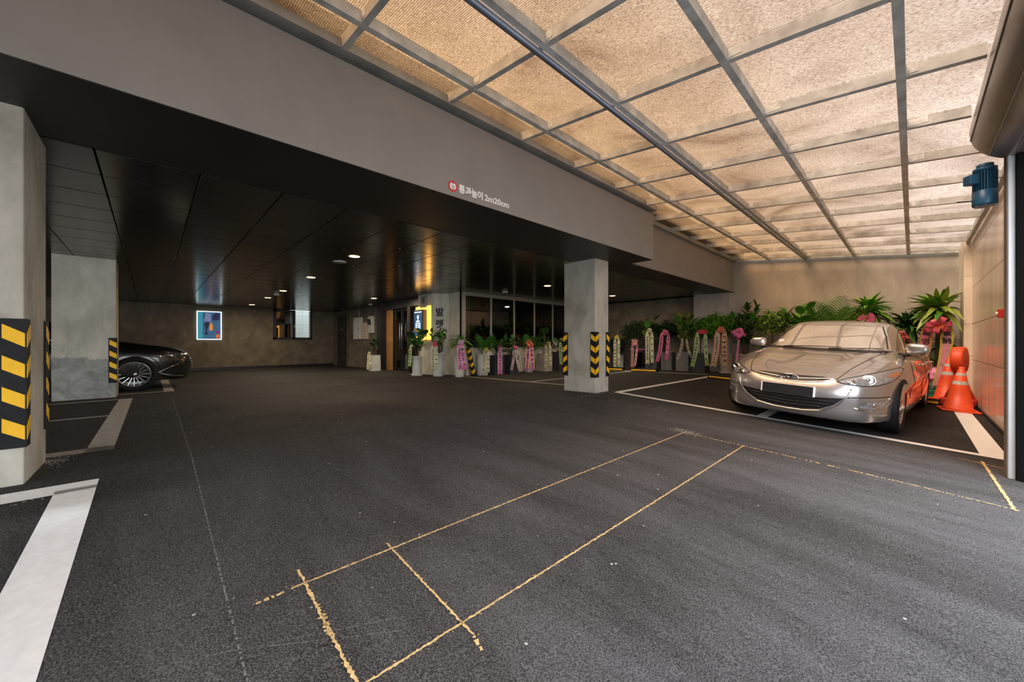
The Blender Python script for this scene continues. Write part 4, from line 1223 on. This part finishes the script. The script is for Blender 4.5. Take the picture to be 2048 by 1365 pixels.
def big_ribbon(t, ax, n):
    m = ribbon_mat((.68, .30, .40)); e = ribbon_mat((.55, .50, .06))
    p = n * .22 + Vector((0, 0, 1.40))
    strip(t, p - ax * .14, ax, n, .74, .17, ribbon_mat((.64, .17, .26)), -.10, text=0, edge=ribbon_mat((.50, .22, .10)), chars=(('축', .22), ('영', .42), ('수', .74)))
    strip(t, p + ax * .12 + n * .02, ax, n, 1.22, .19, m, -.16, text=0, edge=e, chars=(('無', .14), ('窮', .24)), flare=-.45)
    bow(t, p + n * .05, ax, n, .20, ribbon_mat((.70, .10, .16)), 7)
    bow(t, p + n * .06, ax, n, .13, ribbon_mat((.80, .16, .05)), 6)
def wrapped(t):
    prof = []
    for i in range(9):
        u = i / 8; prof.append((.23 + .02 * math.sin(i * 2.3) + .03 * u, .0 + .30 * u))
    MB().lathe(prof, 22).build('pot_wrapping', plain('green_felt', (.02, .14, .08), .8, 0, .2, 30), t)
    bm = bmesh.new(); bmesh.ops.create_icosphere(bm, subdivisions=4, radius=.25)
    for v in bm.verts:
        d = 1 + .22 * noise.noise(v.co * 14) + .12 * noise.noise(v.co * 30)
        v.co = Vector((v.co.x * d * 1.05, v.co.y * d * 1.05, v.co.z * d * .72 + .42))
    MB().bm(bm, True).build('tissue_wrap', plain('pink_tissue', (.72, .28, .50), .6, 0, .15, 12), t)
plant(1876, 7.40, 'tall dracaena in pink tissue wrap with a big red bow and printed ribbons', wrapped,
      lambda t: (rosette(t, (.02, 0, 1.74), 88, .52, ['leaf_bright', 'leaf_mid', 'leaf_lime'], 'strap', -.35, 1.35, .08), rosette(t, (.05, 0, 1.05), 22, .32, ['leaf_mid', 'leaf_bright', 'leaf_dark'], 'strap', -.5, 1.0), rosette(t, (0, 0, .68), 18, .26, ['leaf_bright', 'leaf_mid'], 'strap', -.2, 1.1), MB().tube([(0, 0, .4), (.02, 0, 1.8)], .05, 10).build('stem', M['bark'], t)),
      [big_ribbon])

# ------------------------------------------------------------------ cars
def smooth_keys(keys, n):
    """Catmull-Rom through the key rows, n rows out"""
    out = []
    m = len(keys)
    for i in range(n):
        t = i / (n - 1) * (m - 1); k = min(int(t), m - 2); u = t - k
        P0 = keys[max(k - 1, 0)]; P1 = keys[k]; P2 = keys[k + 1]; P3 = keys[min(k + 2, m - 1)]
        row = []
        for a, b, c, d in zip(P0, P1, P2, P3):
            m1, m2 = (c - a) * .5, (d - b) * .5
            if (b - a) * (c - b) <= 0: m1 = 0
            if (c - b) * (d - c) <= 0: m2 = 0
            u2, u3 = u * u, u * u * u
            row.append((2 * u3 - 3 * u2 + 1) * b + (u3 - 2 * u2 + u) * m1 + (-2 * u3 + 3 * u2) * c + (u3 - u2) * m2)
        out.append(row)
    return out

def contour(yf, yr, w, zf, zs, zr, nf, nr, q):
    """closed plan curve, nose at y = yf; q points per quarter"""
    pts = []
    ym = (yf + yr) / 2
    def quarter(yend, n, zend):
        a = abs(ym - yend); dense = []
        K = 400
        for i in range(K + 1):
            th = PI / 2 * i / K
            dense.append((w * math.sin(th) ** (2 / n), a * math.cos(th) ** (2 / n)))
        acc = [0]
        for i in range(K):
            dx = dense[i + 1][0] - dense[i][0]; dy = dense[i + 1][1] - dense[i][1]
            acc.append(acc[-1] + math.hypot(dx, dy * .7))
        res = []; j = 0
        for i in range(q + 1):
            tgt = acc[-1] * (i / q) ** 1.0
            while j < K - 1 and acc[j + 1] < tgt: j += 1
            u = (tgt - acc[j]) / max(1e-9, acc[j + 1] - acc[j])
            x = dense[j][0] + u * (dense[j + 1][0] - dense[j][0]); y = dense[j][1] + u * (dense[j + 1][1] - dense[j][1])
            g = (y / a) ** 2.2 if a > 0 else 0
            res.append((x, y, zs + (zend - zs) * g))
        return res
    A = quarter(yf, nf, zf); B = quarter(yr, nr, zr)
    for x, y, z in A[:-1]: pts.append((x, ym - y, z))            # nose centre -> right side
    for x, y, z in reversed(B[1:]): pts.append((x, ym + y, z))
    for x, y, z in B[:-1]: pts.append((-x, ym + y, z))
    for x, y, z in reversed(A[1:]): pts.append((-x, ym - y, z))
    return pts

def car_shell(keys, levels=64, q=44, shape=None):
    rows = smooth_keys(keys, levels)
    vs, fs = [], []
    n = 4 * q
    for r in rows: vs += contour(*r, q)
    if shape: vs = [shape(Vector(v)) for v in vs]
    for i in range(levels - 1):
        for k in range(n):
            k2 = (k + 1) % n
            fs.append((i * n + k, i * n + k2, (i + 1) * n + k2, (i + 1) * n + k))
    b = len(vs); vs.append(Vector((0, sum(v[1] for v in vs[:n]) / n, vs[0][2])))
    for k in range(n): fs.append((b, (k + 1) % n, k))
    t = len(vs); top = vs[(levels - 1) * n:levels * n]
    vs.append(Vector((0, sum(v[1] for v in top) / n, max(v[2] for v in top) + .002)))
    for k in range(n): fs.append((t, (levels - 1) * n + k, (levels - 1) * n + (k + 1) % n))
    return vs, fs

class Skin:
    """projects flat outlines onto the body so that lamps, grilles and windows follow its curvature"""
    def __init__(s, me):
        bm = bmesh.new(); bm.from_mesh(me)
        s.t = BVHTree.FromBMesh(bm); bm.free()
    def hit(s, a, b, view):
        if view == 'front': o, d = Vector((a, -3, b)), Vector((0, 1, 0))
        elif view == 'rear': o, d = Vector((a, 9, b)), Vector((0, -1, 0))
        elif view == 'right': o, d = Vector((3, a, b)), Vector((-1, 0, 0))
        elif view == 'left': o, d = Vector((-3, a, b)), Vector((1, 0, 0))
        else: o, d = Vector((a, b, 4)), Vector((0, 0, -1))
        loc, nor, idx, dist = s.t.ray_cast(o, d)
        if loc is None: return None, None
        if nor.dot(d) > 0: nor = -nor
        return loc, nor
    def patch(s, poly, view, off=.004, step=.03, thick=.0):
        pts = []
        n = len(poly)
        for i in range(n):
            a, b = Vector(poly[i]), Vector(poly[(i + 1) % n])
            k = max(1, int((b - a).length / step))
            for j in range(k): pts.append(a.lerp(b, j / k))
        nb = len(pts)
        edges = [(i, (i + 1) % nb) for i in range(nb)]
        x0, x1 = min(p.x for p in pts), max(p.x for p in pts); y0, y1 = min(p.y for p in pts), max(p.y for p in pts)
        def inside(p):
            c = False
            for i in range(nb):
                a, b = pts[i], pts[(i + 1) % nb]
                if (a.y > p.y) != (b.y > p.y) and p.x < (b.x - a.x) * (p.y - a.y) / (b.y - a.y) + a.x: c = not c
            return c
        def near(p): return min((p - q).length for q in pts[:nb]) < step * .45
        extra = []
        xx = x0 + step / 2
        while xx < x1:
            yy = y0 + step / 2
            while yy < y1:
                p = Vector((xx, yy))
                if inside(p) and not near(p): extra.append(p)
                yy += step
            xx += step
        v2, e2, f2, _, _, _ = delaunay_2d_cdt(pts + extra, edges, [], 1, 1e-5)
        vs, ok = [], []
        for p in v2:
            l, nrm = s.hit(p.x, p.y, view)
            if l is None: vs.append(Vector((0, 0, 0))); ok.append(False)
            else: vs.append(l + nrm * off); ok.append(True)
        fs = [tuple(f) for f in f2 if all(ok[i] for i in f)]
        used = sorted({i for f in fs for i in f}); mp = {i: k for k, i in enumerate(used)}
        return [vs[i] for i in used], [tuple(mp[i] for i in f) for f in fs]
    def build(s, name, m, parent, poly, view, off=.004, step=.03):
        vs, fs = s.patch(poly, view, off, step)
        o = MB().add(vs, fs, True).build(name, m, parent)
        recalc(o.data)
        return o
    def line(s, pts, view, off=.004, r=.006, n=6, step=.03):
        path = []
        for a, b in zip(pts[:-1], pts[1:]):
            a, b = Vector(a), Vector(b); k = max(1, int((b - a).length / step))
            for j in range(k): path.append(a.lerp(b, j / k))
        path.append(Vector(pts[-1]))
        out = []
        for p in path:
            l, nrm = s.hit(p.x, p.y, view)
            if l is not None: out.append(l + nrm * off)
        return MB().tube(out, r, n)

def mirrored(poly, s): return [(s * x, z) for x, z in poly]

def wheel(parent, x, y, z, R, W, side, rim_m, spokes=10, twin=True, rimr=.68):
    w = empty('wheel', (x, y, z), parent=parent)
    w.rotation_euler = (0, side * PI / 2, 0)           # local z points outwards
    h = W / 2
    MB().lathe([(R * rimr, -h * .8), (R * .80, -h), (R * .95, -h), (R, -h * .7), (R, h * .7), (R * .95, h), (R * .80, h), (R * rimr, h * .85)], 48, cap=False).build('tyre', M['rubber'], w)
    rb = MB()
    rb.lathe([(R * rimr, h * .85), (R * (rimr - .02), h * .80), (R * (rimr - .06), h * .5), (R * (rimr - .08), -h * .6)], 48, cap=False)
    rm = rb.build('rim', rim_m, w)
    MB().lathe([(R * rimr, h * .86), (R * (rimr - .012), h * .93), (R * (rimr - .035), h * .93), (R * (rimr - .045), h * .8)], 48, cap=False).build('rim_lip', rim_m, w)
    MB().prism(disc(R * .60, 32), -h * .35, -h * .3).build('brake_disc', M['silver_metal'], w)
    sp = MB()
    for k in range(spokes):
        a = 2 * PI * k / spokes
        Mr = Matrix.Rotation(a, 4, 'Z')
        ro = R * (rimr - .03)
        ww = .009 if twin else (.016 if spokes < 12 else .0065)
        for s in ((-1, 1) if twin else (0,)):
            o1 = s * .020
            sp.add([(R * .12, o1 * .5 - ww, h * .55), (R * .12, o1 * .5 + ww, h * .55), (ro, o1 * 1.4 + ww * .7, h * .78), (ro, o1 * 1.4 - ww * .7, h * .78),
                    (R * .12, o1 * .5 - ww, h * .25), (R * .12, o1 * .5 + ww, h * .25), (ro, o1 * 1.4 + ww * .7, h * .5), (ro, o1 * 1.4 - ww * .7, h * .5)],
                   [(0, 1, 2, 3), (7, 6, 5, 4), (0, 4, 5, 1), (1, 5, 6, 2), (2, 6, 7, 3), (3, 7, 4, 0)], False, Mr)
    sp.lathe([(R * .18, h * .2), (R * .18, h * .5), (R * .12, h * .62), (R * .03, h * .64)], 24)
    sp.build('spokes', rim_m, w)
    return w

def car_paint(name, col, metal, rough, flake=.0):
    m, nt, p = nodes_of(name)
    v = coords(nt)
    nt.links.new(ramp(nt, nz(nt, v, 900, 1), [(0.35, tuple(c * .88 for c in col)), (0.65, tuple(min(1, c * 1.1) for c in col))]), p.inputs['Base Color'])
    p.inputs['Metallic'].default_value = metal
    p.inputs['Roughness'].default_value = rough
    p.inputs['Coat Weight'].default_value = 1.0
    p.inputs['Coat Roughness'].default_value = .025
    return m

def cut_wells(o, axles, R, x_in, z):
    """real wheel arches, cut with cylinders"""
    cut = MB()
    for y in axles:
        for s in (-1, 1):
            Mc = Matrix.Translation((s * (x_in + .3), y, z)) @ Matrix.Rotation(PI / 2, 4, 'Y')
            cut.lathe([(R, -.3), (R, .3)], 40, Mc, smooth=True)
    c = cut.build('arch_cutter', M['void']); recalc(c.data)
    md = o.modifiers.new('arches', 'BOOLEAN'); md.object = c; md.operation = 'DIFFERENCE'; md.solver = 'EXACT'
    dg = bpy.context.evaluated_depsgraph_get()
    me = bpy.data.meshes.new_from_object(o.evaluated_get(dg))
    o.modifiers.clear(); o.data = me
    bpy.data.objects.remove(c)
    me.polygons.foreach_set('use_smooth', [True] * len(me.polygons))
    me.set_sharp_from_angle(angle=math.radians(38))

glass_car = plain('car_glass', (.012, .014, .015), .02, 0, .1, 4, coat=1.0, spec=1.0)
lamp_clear = plain('lamp_lens', (.42, .43, .44), .06, .55, .35, 26, coat=1.0)
lamp_dark = plain('lamp_housing', (.05, .05, .055), .12, .3, .3, 30, coat=1.0)
seam_m = plain('panel_gap', (.008, .008, .008), .8)
grille_m = plain('grille_black', (.01, .01, .011), .35)
trim_blk = plain('trim_black', (.015, .015, .016), .4)
amber_m = plain('amber_lens', (.75, .16, .02), .2, 0, .1, 30, coat=1.0)

#            yf    yr    w     zf    zs    zr    nf   nr
SEDAN = [(.20, 4.36, .76, .19, .19, .24, 5.0, 6),
         (.09, 4.45, .84, .20, .20, .26, 4.8, 6),
         (.035, 4.50, .868, .27, .27, .34, 4.6, 6),
         (.01, 4.525, .880, .38, .42, .46, 4.4, 6),
         (.00, 4.53, .887, .50, .58, .60, 4.4, 6),
         (.025, 4.51, .886, .60, .70, .74, 4.4, 6),
         (.075, 4.47, .872, .675, .79, .88, 4.4, 6),
         (.17, 4.43, .848, .735, .865, .985, 4.4, 6),
         (.38, 4.36, .815, .81, .905, 1.03, 4.6, 6),
         (.72, 4.25, .785, .885, .93, 1.045, 5.0, 6),
         (1.12, 4.10, .755, .955, .95, 1.055, 5.0, 6),
         (1.22, 4.02, .742, .978, .965, 1.065, 4.8, 6),
         (1.48, 3.85, .705, 1.105, 1.08, 1.12, 4.6, 5.5),
         (1.78, 3.60, .655, 1.245, 1.215, 1.22, 4.6, 5),
         (2.02, 3.34, .605, 1.345, 1.315, 1.32, 4.6, 5),
         (2.16, 3.14, .55, 1.388, 1.365, 1.37, 4.4, 4.6),
         (2.30, 2.98, .45, 1.412, 1.400, 1.402, 4, 4),
         (2.42, 2.84, .25, 1.426, 1.422, 1.422, 3, 3)]

def silver_sedan(loc, rot, label):
    t = empty('sedan_car', loc, rot); tag(t, label, 'car')
    paint = car_paint('warm_silver_paint', (.52, .495, .48), .80, .27)
    def shape(v):
        # bonnet creases and flank line
        if v.z > .70 and v.y < 1.25:
            c = .30 + .22 * max(0, v.y) 
            v.z += .016 * math.exp(-((abs(v.x) - c) / .09) ** 2) * min(1, max(0, (v.z - .70) / .08))
        if abs(v.x) > .7 and 1.0 < v.y < 4.3:
            zc = .60 + .045 * (v.y - 1.0)
            v.x *= 1 + .022 * math.exp(-((v.z - zc) / .06) ** 2) - .018 * math.exp(-((v.z - zc + .16) / .08) ** 2)
        return v
    vs, fs = car_shell(SEDAN, 84, 48, shape)
    body = MB().add(vs, fs, True).build('body', paint, t)
    recalc(body.data)
    sk = Skin(body.data)
    cut_wells(body, (.88, 3.58), .362, .60, .366)
    # glass
    shade = plain('windscreen_with_sunshade', (.66, .65, .61), .035, .45, .12, 30, coat=1.0, spec=1.0)
    MBp = sk.build('windscreen', shade, t, [(-.665, 1.00), (-.3, .992), (0, .99), (.3, .992), (.665, 1.00), (.60, 1.16), (.525, 1.318), (.3, 1.328), (0, 1.332), (-.3, 1.328), (-.525, 1.318), (-.60, 1.16)], 'front', .003, .05)
    MB().ico((-.52, 1.50, 1.05), .05, 2).build('dashboard_ball', M['white_letter'], t)
    sk.build('rear_window', glass_car, t, [(-.58, 1.12), (.58, 1.12), (.48, 1.30), (-.48, 1.30)], 'rear', .003, .06)
    for s, vw in ((1, 'right'), (-1, 'left')):
        sk.build('front_door_window', glass_car, t, [(1.66, .995), (1.95, 1.145), (2.25, 1.27), (2.52, 1.318), (2.62, 1.325), (2.62, 1.005)], vw, .003, .05)
        sk.build('rear_door_window', glass_car, t, [(2.68, 1.005), (2.68, 1.326), (3.0, 1.312), (3.3, 1.25), (3.52, 1.16), (3.66, 1.07), (3.6, 1.04), (3.3, 1.02)], vw, .003, .05)
        sk.line([(1.60, .985), (2.6, .992), (3.3, 1.008), (3.68, 1.05)], vw, .004, .006).build('window_trim', M['chrome'], t)
        for pl in ([(1.50, .40), (1.42, .62), (1.46, .80), (1.60, .95)], [(2.64, .36), (2.68, .70), (2.66, .99)], [(3.24, .48), (3.42, .68), (3.62, .85), (3.66, 1.03)], [(1.46, .30), (3.2, .30)]):
            sk.line(pl, vw, .0005, .0035, 4).build('panel_gap', seam_m, t)
        for yy in (2.48, 3.42):
            l, nr = sk.hit(yy, .80, vw)
            MB().tube([l + Vector((0, -.11, 0)) + nr * .005, l + Vector((0, -.08, .004)) + nr * .03, l + Vector((0, .06, .006)) + nr * .03, l + Vector((0, .10, 0)) + nr * .005], [.010, .014, .014, .010], 8).build('door_handle', paint, t)
        # mirror
        mr = empty('door_mirror', (s * .75, 1.64, .975), parent=t)
        bm = bmesh.new(); bmesh.ops.create_uvsphere(bm, u_segments=20, v_segments=12, radius=1)
        for v in bm.verts:
            x, y, z = v.co
            f = lambda a, e: math.copysign(abs(a) ** e, a)
            v.co = Vector((s * (.135 + .115 * f(x, .7)), .05 * f(y, .8) - .015 * x, .055 + .072 * f(z, .75) * (1 - .18 * x)))
        MB().bm(bm, True).build('mirror_shell', paint, mr)
        MB().tube([(s * -.05, .02, -.035), (s * .05, .01, -.02), (s * .10, 0, .01)], [.035, .026, .022], 10).build('mirror_stalk', trim_blk, mr)
        MB().prism([(s * .135 + .09 * math.cos(a), .055 + .05 * math.sin(a)) for a in [2 * PI * i / 20 for i in range(20)]], -.052, -.049, Matrix.Rotation(PI / 2, 4, 'X')).build('mirror_glass', M['chrome'], mr)
        # headlamp
        P = mirrored([(.425, .652), (.50, .690), (.60, .728), (.70, .768), (.77, .798), (.815, .815), (.835, .800), (.835, .745), (.815, .69), (.775, .652), (.72, .628), (.62, .618), (.52, .626), (.46, .638)], s)
        hl = sk.build('headlamp', lamp_clear, t, P, 'front', .004, .02)
        sk.line(P + [P[0]], 'front', .004, .005, 5).build('lamp_rim', trim_blk, hl)
        l, nr = sk.hit(s * .655, .682, 'front')
        fwd = (nr * .6 + Vector((0, -1, 0))).normalized()
        q = fwd.to_track_quat('Z', 'Y').to_matrix().to_4x4()
        MB().lathe([(.062, .002), (.058, .010), (.050, .006), (.030, .003), (.012, .008), (.004, .012)], 24, Matrix.Translation(l + nr * .006) @ q, cap=False).build('reflector_bowl', M['chrome'], hl)
        l2, n2 = sk.hit(s * .535, .655, 'front')
        MB().lathe([(.035, .002), (.032, .008), (.016, .004), (.004, .009)], 20, Matrix.Translation(l2 + n2 * .005) @ n2.to_track_quat('Z', 'Y').to_matrix().to_4x4(), cap=False).build('reflector_bowl', M['chrome'], hl)
        sk.build('indicator_lens', amber_m, hl, mirrored([(.765, .728), (.80, .755), (.832, .772), (.838, .745), (.812, .718)], s), 'front', .007, .02)
        # fog lamp in its pocket
        fg = sk.build('fog_lamp', lamp_clear, t, mirrored([(.60, .378), (.66, .440), (.785, .462), (.765, .388), (.70, .365)], s), 'front', .007, .02)
        sk.line(mirrored([(.575, .365), (.70, .350), (.775, .375), (.812, .462), (.80, .478)], s), 'front', .006, .008, 6).build('fog_trim', M['chrome'], fg)
        l, nr = sk.hit(s * .715, .410, 'front')
        MB().lathe([(.032, .002), (.028, .008), (.012, .004), (.004, .008)], 18, Matrix.Translation(l + nr * .009) @ nr.to_track_quat('Z', 'Y').to_matrix().to_4x4(), cap=False).build('reflector_bowl', M['chrome'], fg)
        sk.line(mirrored([(.50, .475), (.60, .490), (.80, .50)], s), 'front', .001, .005, 5).build('bumper_crease', seam_m, t)
        # bonnet and bumper gaps
        sk.line(mirrored([(.42, .668), (.50, .80), (.60, .94), (.675, .995)], s), 'front', .0008, .004, 4, .01).build('panel_gap', seam_m, t)
        sk.line(mirrored([(.838, .69), (.868, .66), (.88, .62)], s), 'front', .0008, .0035, 4).build('panel_gap', seam_m, t)
        # wheels
        for y in (.88, 3.58):
            wheel(t, s * .765, y, .318, .318, .205, s, M['silver_metal'], 10, False)
    # upper grille with badge
    up = sk.build('upper_grille', grille_m, t, [(-.405, .672), (-.30, .640), (-.15, .617), (0, .610), (.15, .617), (.30, .640), (.405, .672), (.30, .686), (.15, .682), (0, .680), (-.15, .682), (-.30, .686)], 'front', .003, .02)
    sk.line([(-.40, .670), (-.25, .657), (-.12, .643), (.0, .640), (.12, .643), (.25, .657), (.40, .670)], 'front', .010, .007, 8).build('chrome_bar', M['chrome'], up)
    sk.line([(-.42, .676), (-.30, .632), (-.15, .608), (0, .600), (.15, .608), (.30, .632), (.42, .676)], 'front', .004, .006, 6).build('chrome_lip', M['chrome'], up)
    l, nr = sk.hit(0, .648, 'front')
    Mb = Matrix.Translation(l + Vector((0, -.012, 0))) @ Matrix.Rotation(PI / 2 + .25, 4, 'X')
    bd = MB().prism([(.088 * math.cos(a), .044 * math.sin(a)) for a in [2 * PI * i / 32 for i in range(32)]], .0, .006, Mb).build('badge', trim_blk, t)
    ring = []
    for i in range(33):
        a = 2 * PI * i / 32; ring.append(Mb @ Vector((.088 * math.cos(a), .044 * math.sin(a), .008)))
    MB().tube(ring, .0075, 8).build('badge_ring', M['chrome'], bd)
    MB().prism([(-.058, -.026), (-.036, -.033), (-.016, -.004), (.016, .006), (.004, -.028), (.024, -.034), (.058, .026), (.036, .033), (.018, .004), (-.016, -.006), (-.004, .028), (-.024, .034)], .006, .013, Mb).build('badge_letter', M['chrome'], bd)
    # lower intake
    lo = sk.build('lower_grille', grille_m, t, [(-.50, .470), (-.42, .382), (-.30, .315), (-.15, .290), (0, .285), (.15, .290), (.30, .315), (.42, .382), (.50, .470), (.28, .448), (0, .440), (-.28, .448)], 'front', .003, .025)
    for z, xx in ((.335, .30), (.372, .38), (.41, .43)):
        sk.line([(-xx, z + .012), (0, z - .008), (xx, z + .012)], 'front', .008, .006, 6).build('grille_slat', trim_blk, lo)
    sk.line([(-.545, .58), (-.53, .50), (-.45, .385), (-.32, .298), (-.15, .270), (0, .265), (.15, .270), (.32, .298), (.45, .385), (.53, .50), (.545, .58)], 'front', .003, .008, 8).build('chrome_frame', M['chrome'], lo)
    # blank black plate with pale ends
    pl = MB().bbox(-.265, .265, -.035, -.015, .445, .565, .004).build('number_plate', M['white_letter'], t)
    MB().box(-.248, .248, -.0365, -.0355, .447, .563).build('plate_cover', M['black_vinyl'], pl)
    # cowl and wipers
    sk.build('cowl_panel', trim_blk, t, [(-.64, .972), (0, .957), (.64, .972), (.655, .996), (0, .985), (-.655, .996)], 'front', .004, .04)
    for a, b, c in (((-.42, .985), (-.10, 1.005), (.22, 1.01)), ((.10, .985), (.34, 1.0), (.60, 1.012))):
        l = [sk.hit(*p, 'front')[0] + Vector((0, -.022, .012)) for p in (a, b, c)]
        w = MB().tube(l, [.009, .007, .005], 6).build('wiper', trim_blk, t)
    MB().lathe([(.010, 0), (.004, .09), (.002, .10)], 8, Matrix.Translation((0, 3.28, 1.36))).build('roof_aerial', trim_blk, t)
    for s in (-1, 1):
        sk.build('tail_lamp', M['red_plastic'], t, mirrored([(.52, .80), (.82, .84), (.83, .95), (.60, .93)], s), 'rear', .004, .04)
        sk.line([(.63 * s, 1.02), (.565 * s, 1.20), (.50 * s, 1.325)], 'front', .004, .008, 5).build('screen_trim', trim_blk, t)
    # lower the whole body slightly on its wheels
    for o in t.children:
        if o.name.startswith('wheel') or o.type == 'EMPTY':
            if not o.name.startswith('wheel'): o.location.z = .955 * o.location.z - .03
            continue
        for q in [o] + list(o.children):
            q.data.transform(Matrix.Translation((0, 0, -.03)) @ Matrix.Diagonal((1, 1, .955, 1)))
    return t

silver_sedan((-1.03, 5.41, floor_z(-1.03) + .004), (0, math.atan(.058), math.radians(-5.05)), 'silver sedan with wet windscreen parked by the stone tile wall')

BLACK = [(y0 * 1.10 if i > 8 else y0 * .85, yr * 1.10, w * 1.06, zf * (1.02 if i < 4 else 1.06), zs * 1.02, zr * 1.02, nf + .6, nr) for i, (y0, yr, w, zf, zs, zr, nf, nr) in enumerate(SEDAN)]
def black_sedan(loc, rot, label):
    t = empty('sedan_car', loc, rot); tag(t, label, 'car')
    paint = car_paint('black_paint', (.006, .006, .007), .0, .25)
    vs, fs = car_shell(BLACK, 64, 40)
    body = MB().add(vs, fs, True).build('body', paint, t)
    recalc(body.data)
    sk = Skin(body.data)
    cut_wells(body, (.90, 3.90), .385, .64, .35)
    sk.build('windscreen', glass_car, t, [(-.68, 1.04), (.68, 1.04), (.54, 1.34), (-.54, 1.34)], 'front', .003, .06)
    for s, vw in ((1, 'right'), (-1, 'left')):
        sk.build('side_window', glass_car, t, [(1.90, 1.03), (2.25, 1.20), (2.6, 1.31), (3.1, 1.335), (3.6, 1.27), (3.95, 1.10), (3.6, 1.05)], vw, .003, .06)
        sk.line([(1.85, 1.012), (2.9, 1.03), (3.7, 1.05), (4.0, 1.10)], vw, .006, .010).build('window_trim', M['chrome'], t)
        sk.line([(1.75, .62), (2.9, .66), (3.5, .68)], vw, .004, .006).build('door_trim', M['chrome'], t)
        for pl in ([(1.72, .40), (1.64, .75), (1.80, .98)], [(2.95, .36), (2.98, 1.03)]):
            sk.line(pl, vw, .0005, .004, 4).build('panel_gap', seam_m, t)
        P = [(.10, .68), (.20, .735), (.36, .775), (.50, .80), (.44, .745), (.30, .69), (.16, .655)]
        hl = sk.build('headlamp', lamp_dark, t, P, vw, .004, .025)
        for k in range(5):
            l, nr = sk.hit(.18 + .055 * k, .69 + .017 * k, vw)
            if l is not None: MB().ico(l + nr * .006, .013, 1).build('lamp_element', M['chrome'], hl)
        sk.line([(.62, .40), (.48, .33), (.32, .285), (.16, .27)], vw, .006, .008).build('intake_trim', M['chrome'], t)
        sk.line([(.56, .36), (.42, .44), (.30, .50), (.22, .53)], vw, .006, .006).build('intake_trim', M['chrome'], t)
        arch = [(.90 + .40 * math.cos(a), .35 + .40 * math.sin(a)) for a in [math.radians(10 + 16 * i) for i in range(11)]]
        sk.line(arch, vw, .001, .010, 6).build('arch_lip', paint, t)
        for y in (.90, 3.90):
            wheel(t, s * .835, y, .350, .350, .23, s, M['silver_metal'], 16, False, .70)
        mr = MB().ico((s * 1.02, 1.86, 1.06), .10, 2, (1.1, .6, .75)).build('door_mirror', paint, t)
    g = sk.build('grille', grille_m, t, [(-.42, .36), (.42, .36), (.50, .52), (.42, .66), (-.42, .66), (-.50, .52)], 'front', .004, .04)
    for k in range(5):
        sk.line([(-.44, .40 + .055 * k), (.44, .40 + .055 * k)], 'front', .010, .007).build('grille_slat', M['chrome'], g)
    l, nr = sk.hit(0, .16, 'top')
    if l is not None:
        ring = [l + Vector((.036 * math.cos(a), 0, .075 + .036 * math.sin(a))) for a in [2 * PI * i / 20 for i in range(21)]]
        o = MB().tube(ring, .004, 6).build('bonnet_ornament', M['chrome'], t)
        sp = MB().tube([l, l + Vector((0, 0, .04))], .006, 6)
        for a in (90, 210, 330):
            sp.tube([l + Vector((0, 0, .075)), l + Vector((.036 * math.cos(math.radians(a)), 0, .075 + .036 * math.sin(math.radians(a))))], .003, 5)
        sp.build('ornament_star', M['chrome'], o)
    return t
black_sedan((-11.42, .66, floor_z(-11.42) + .004), (0, math.atan(-.0155), PI), 'glossy black sedan with fine spoked wheels behind the ragged column')
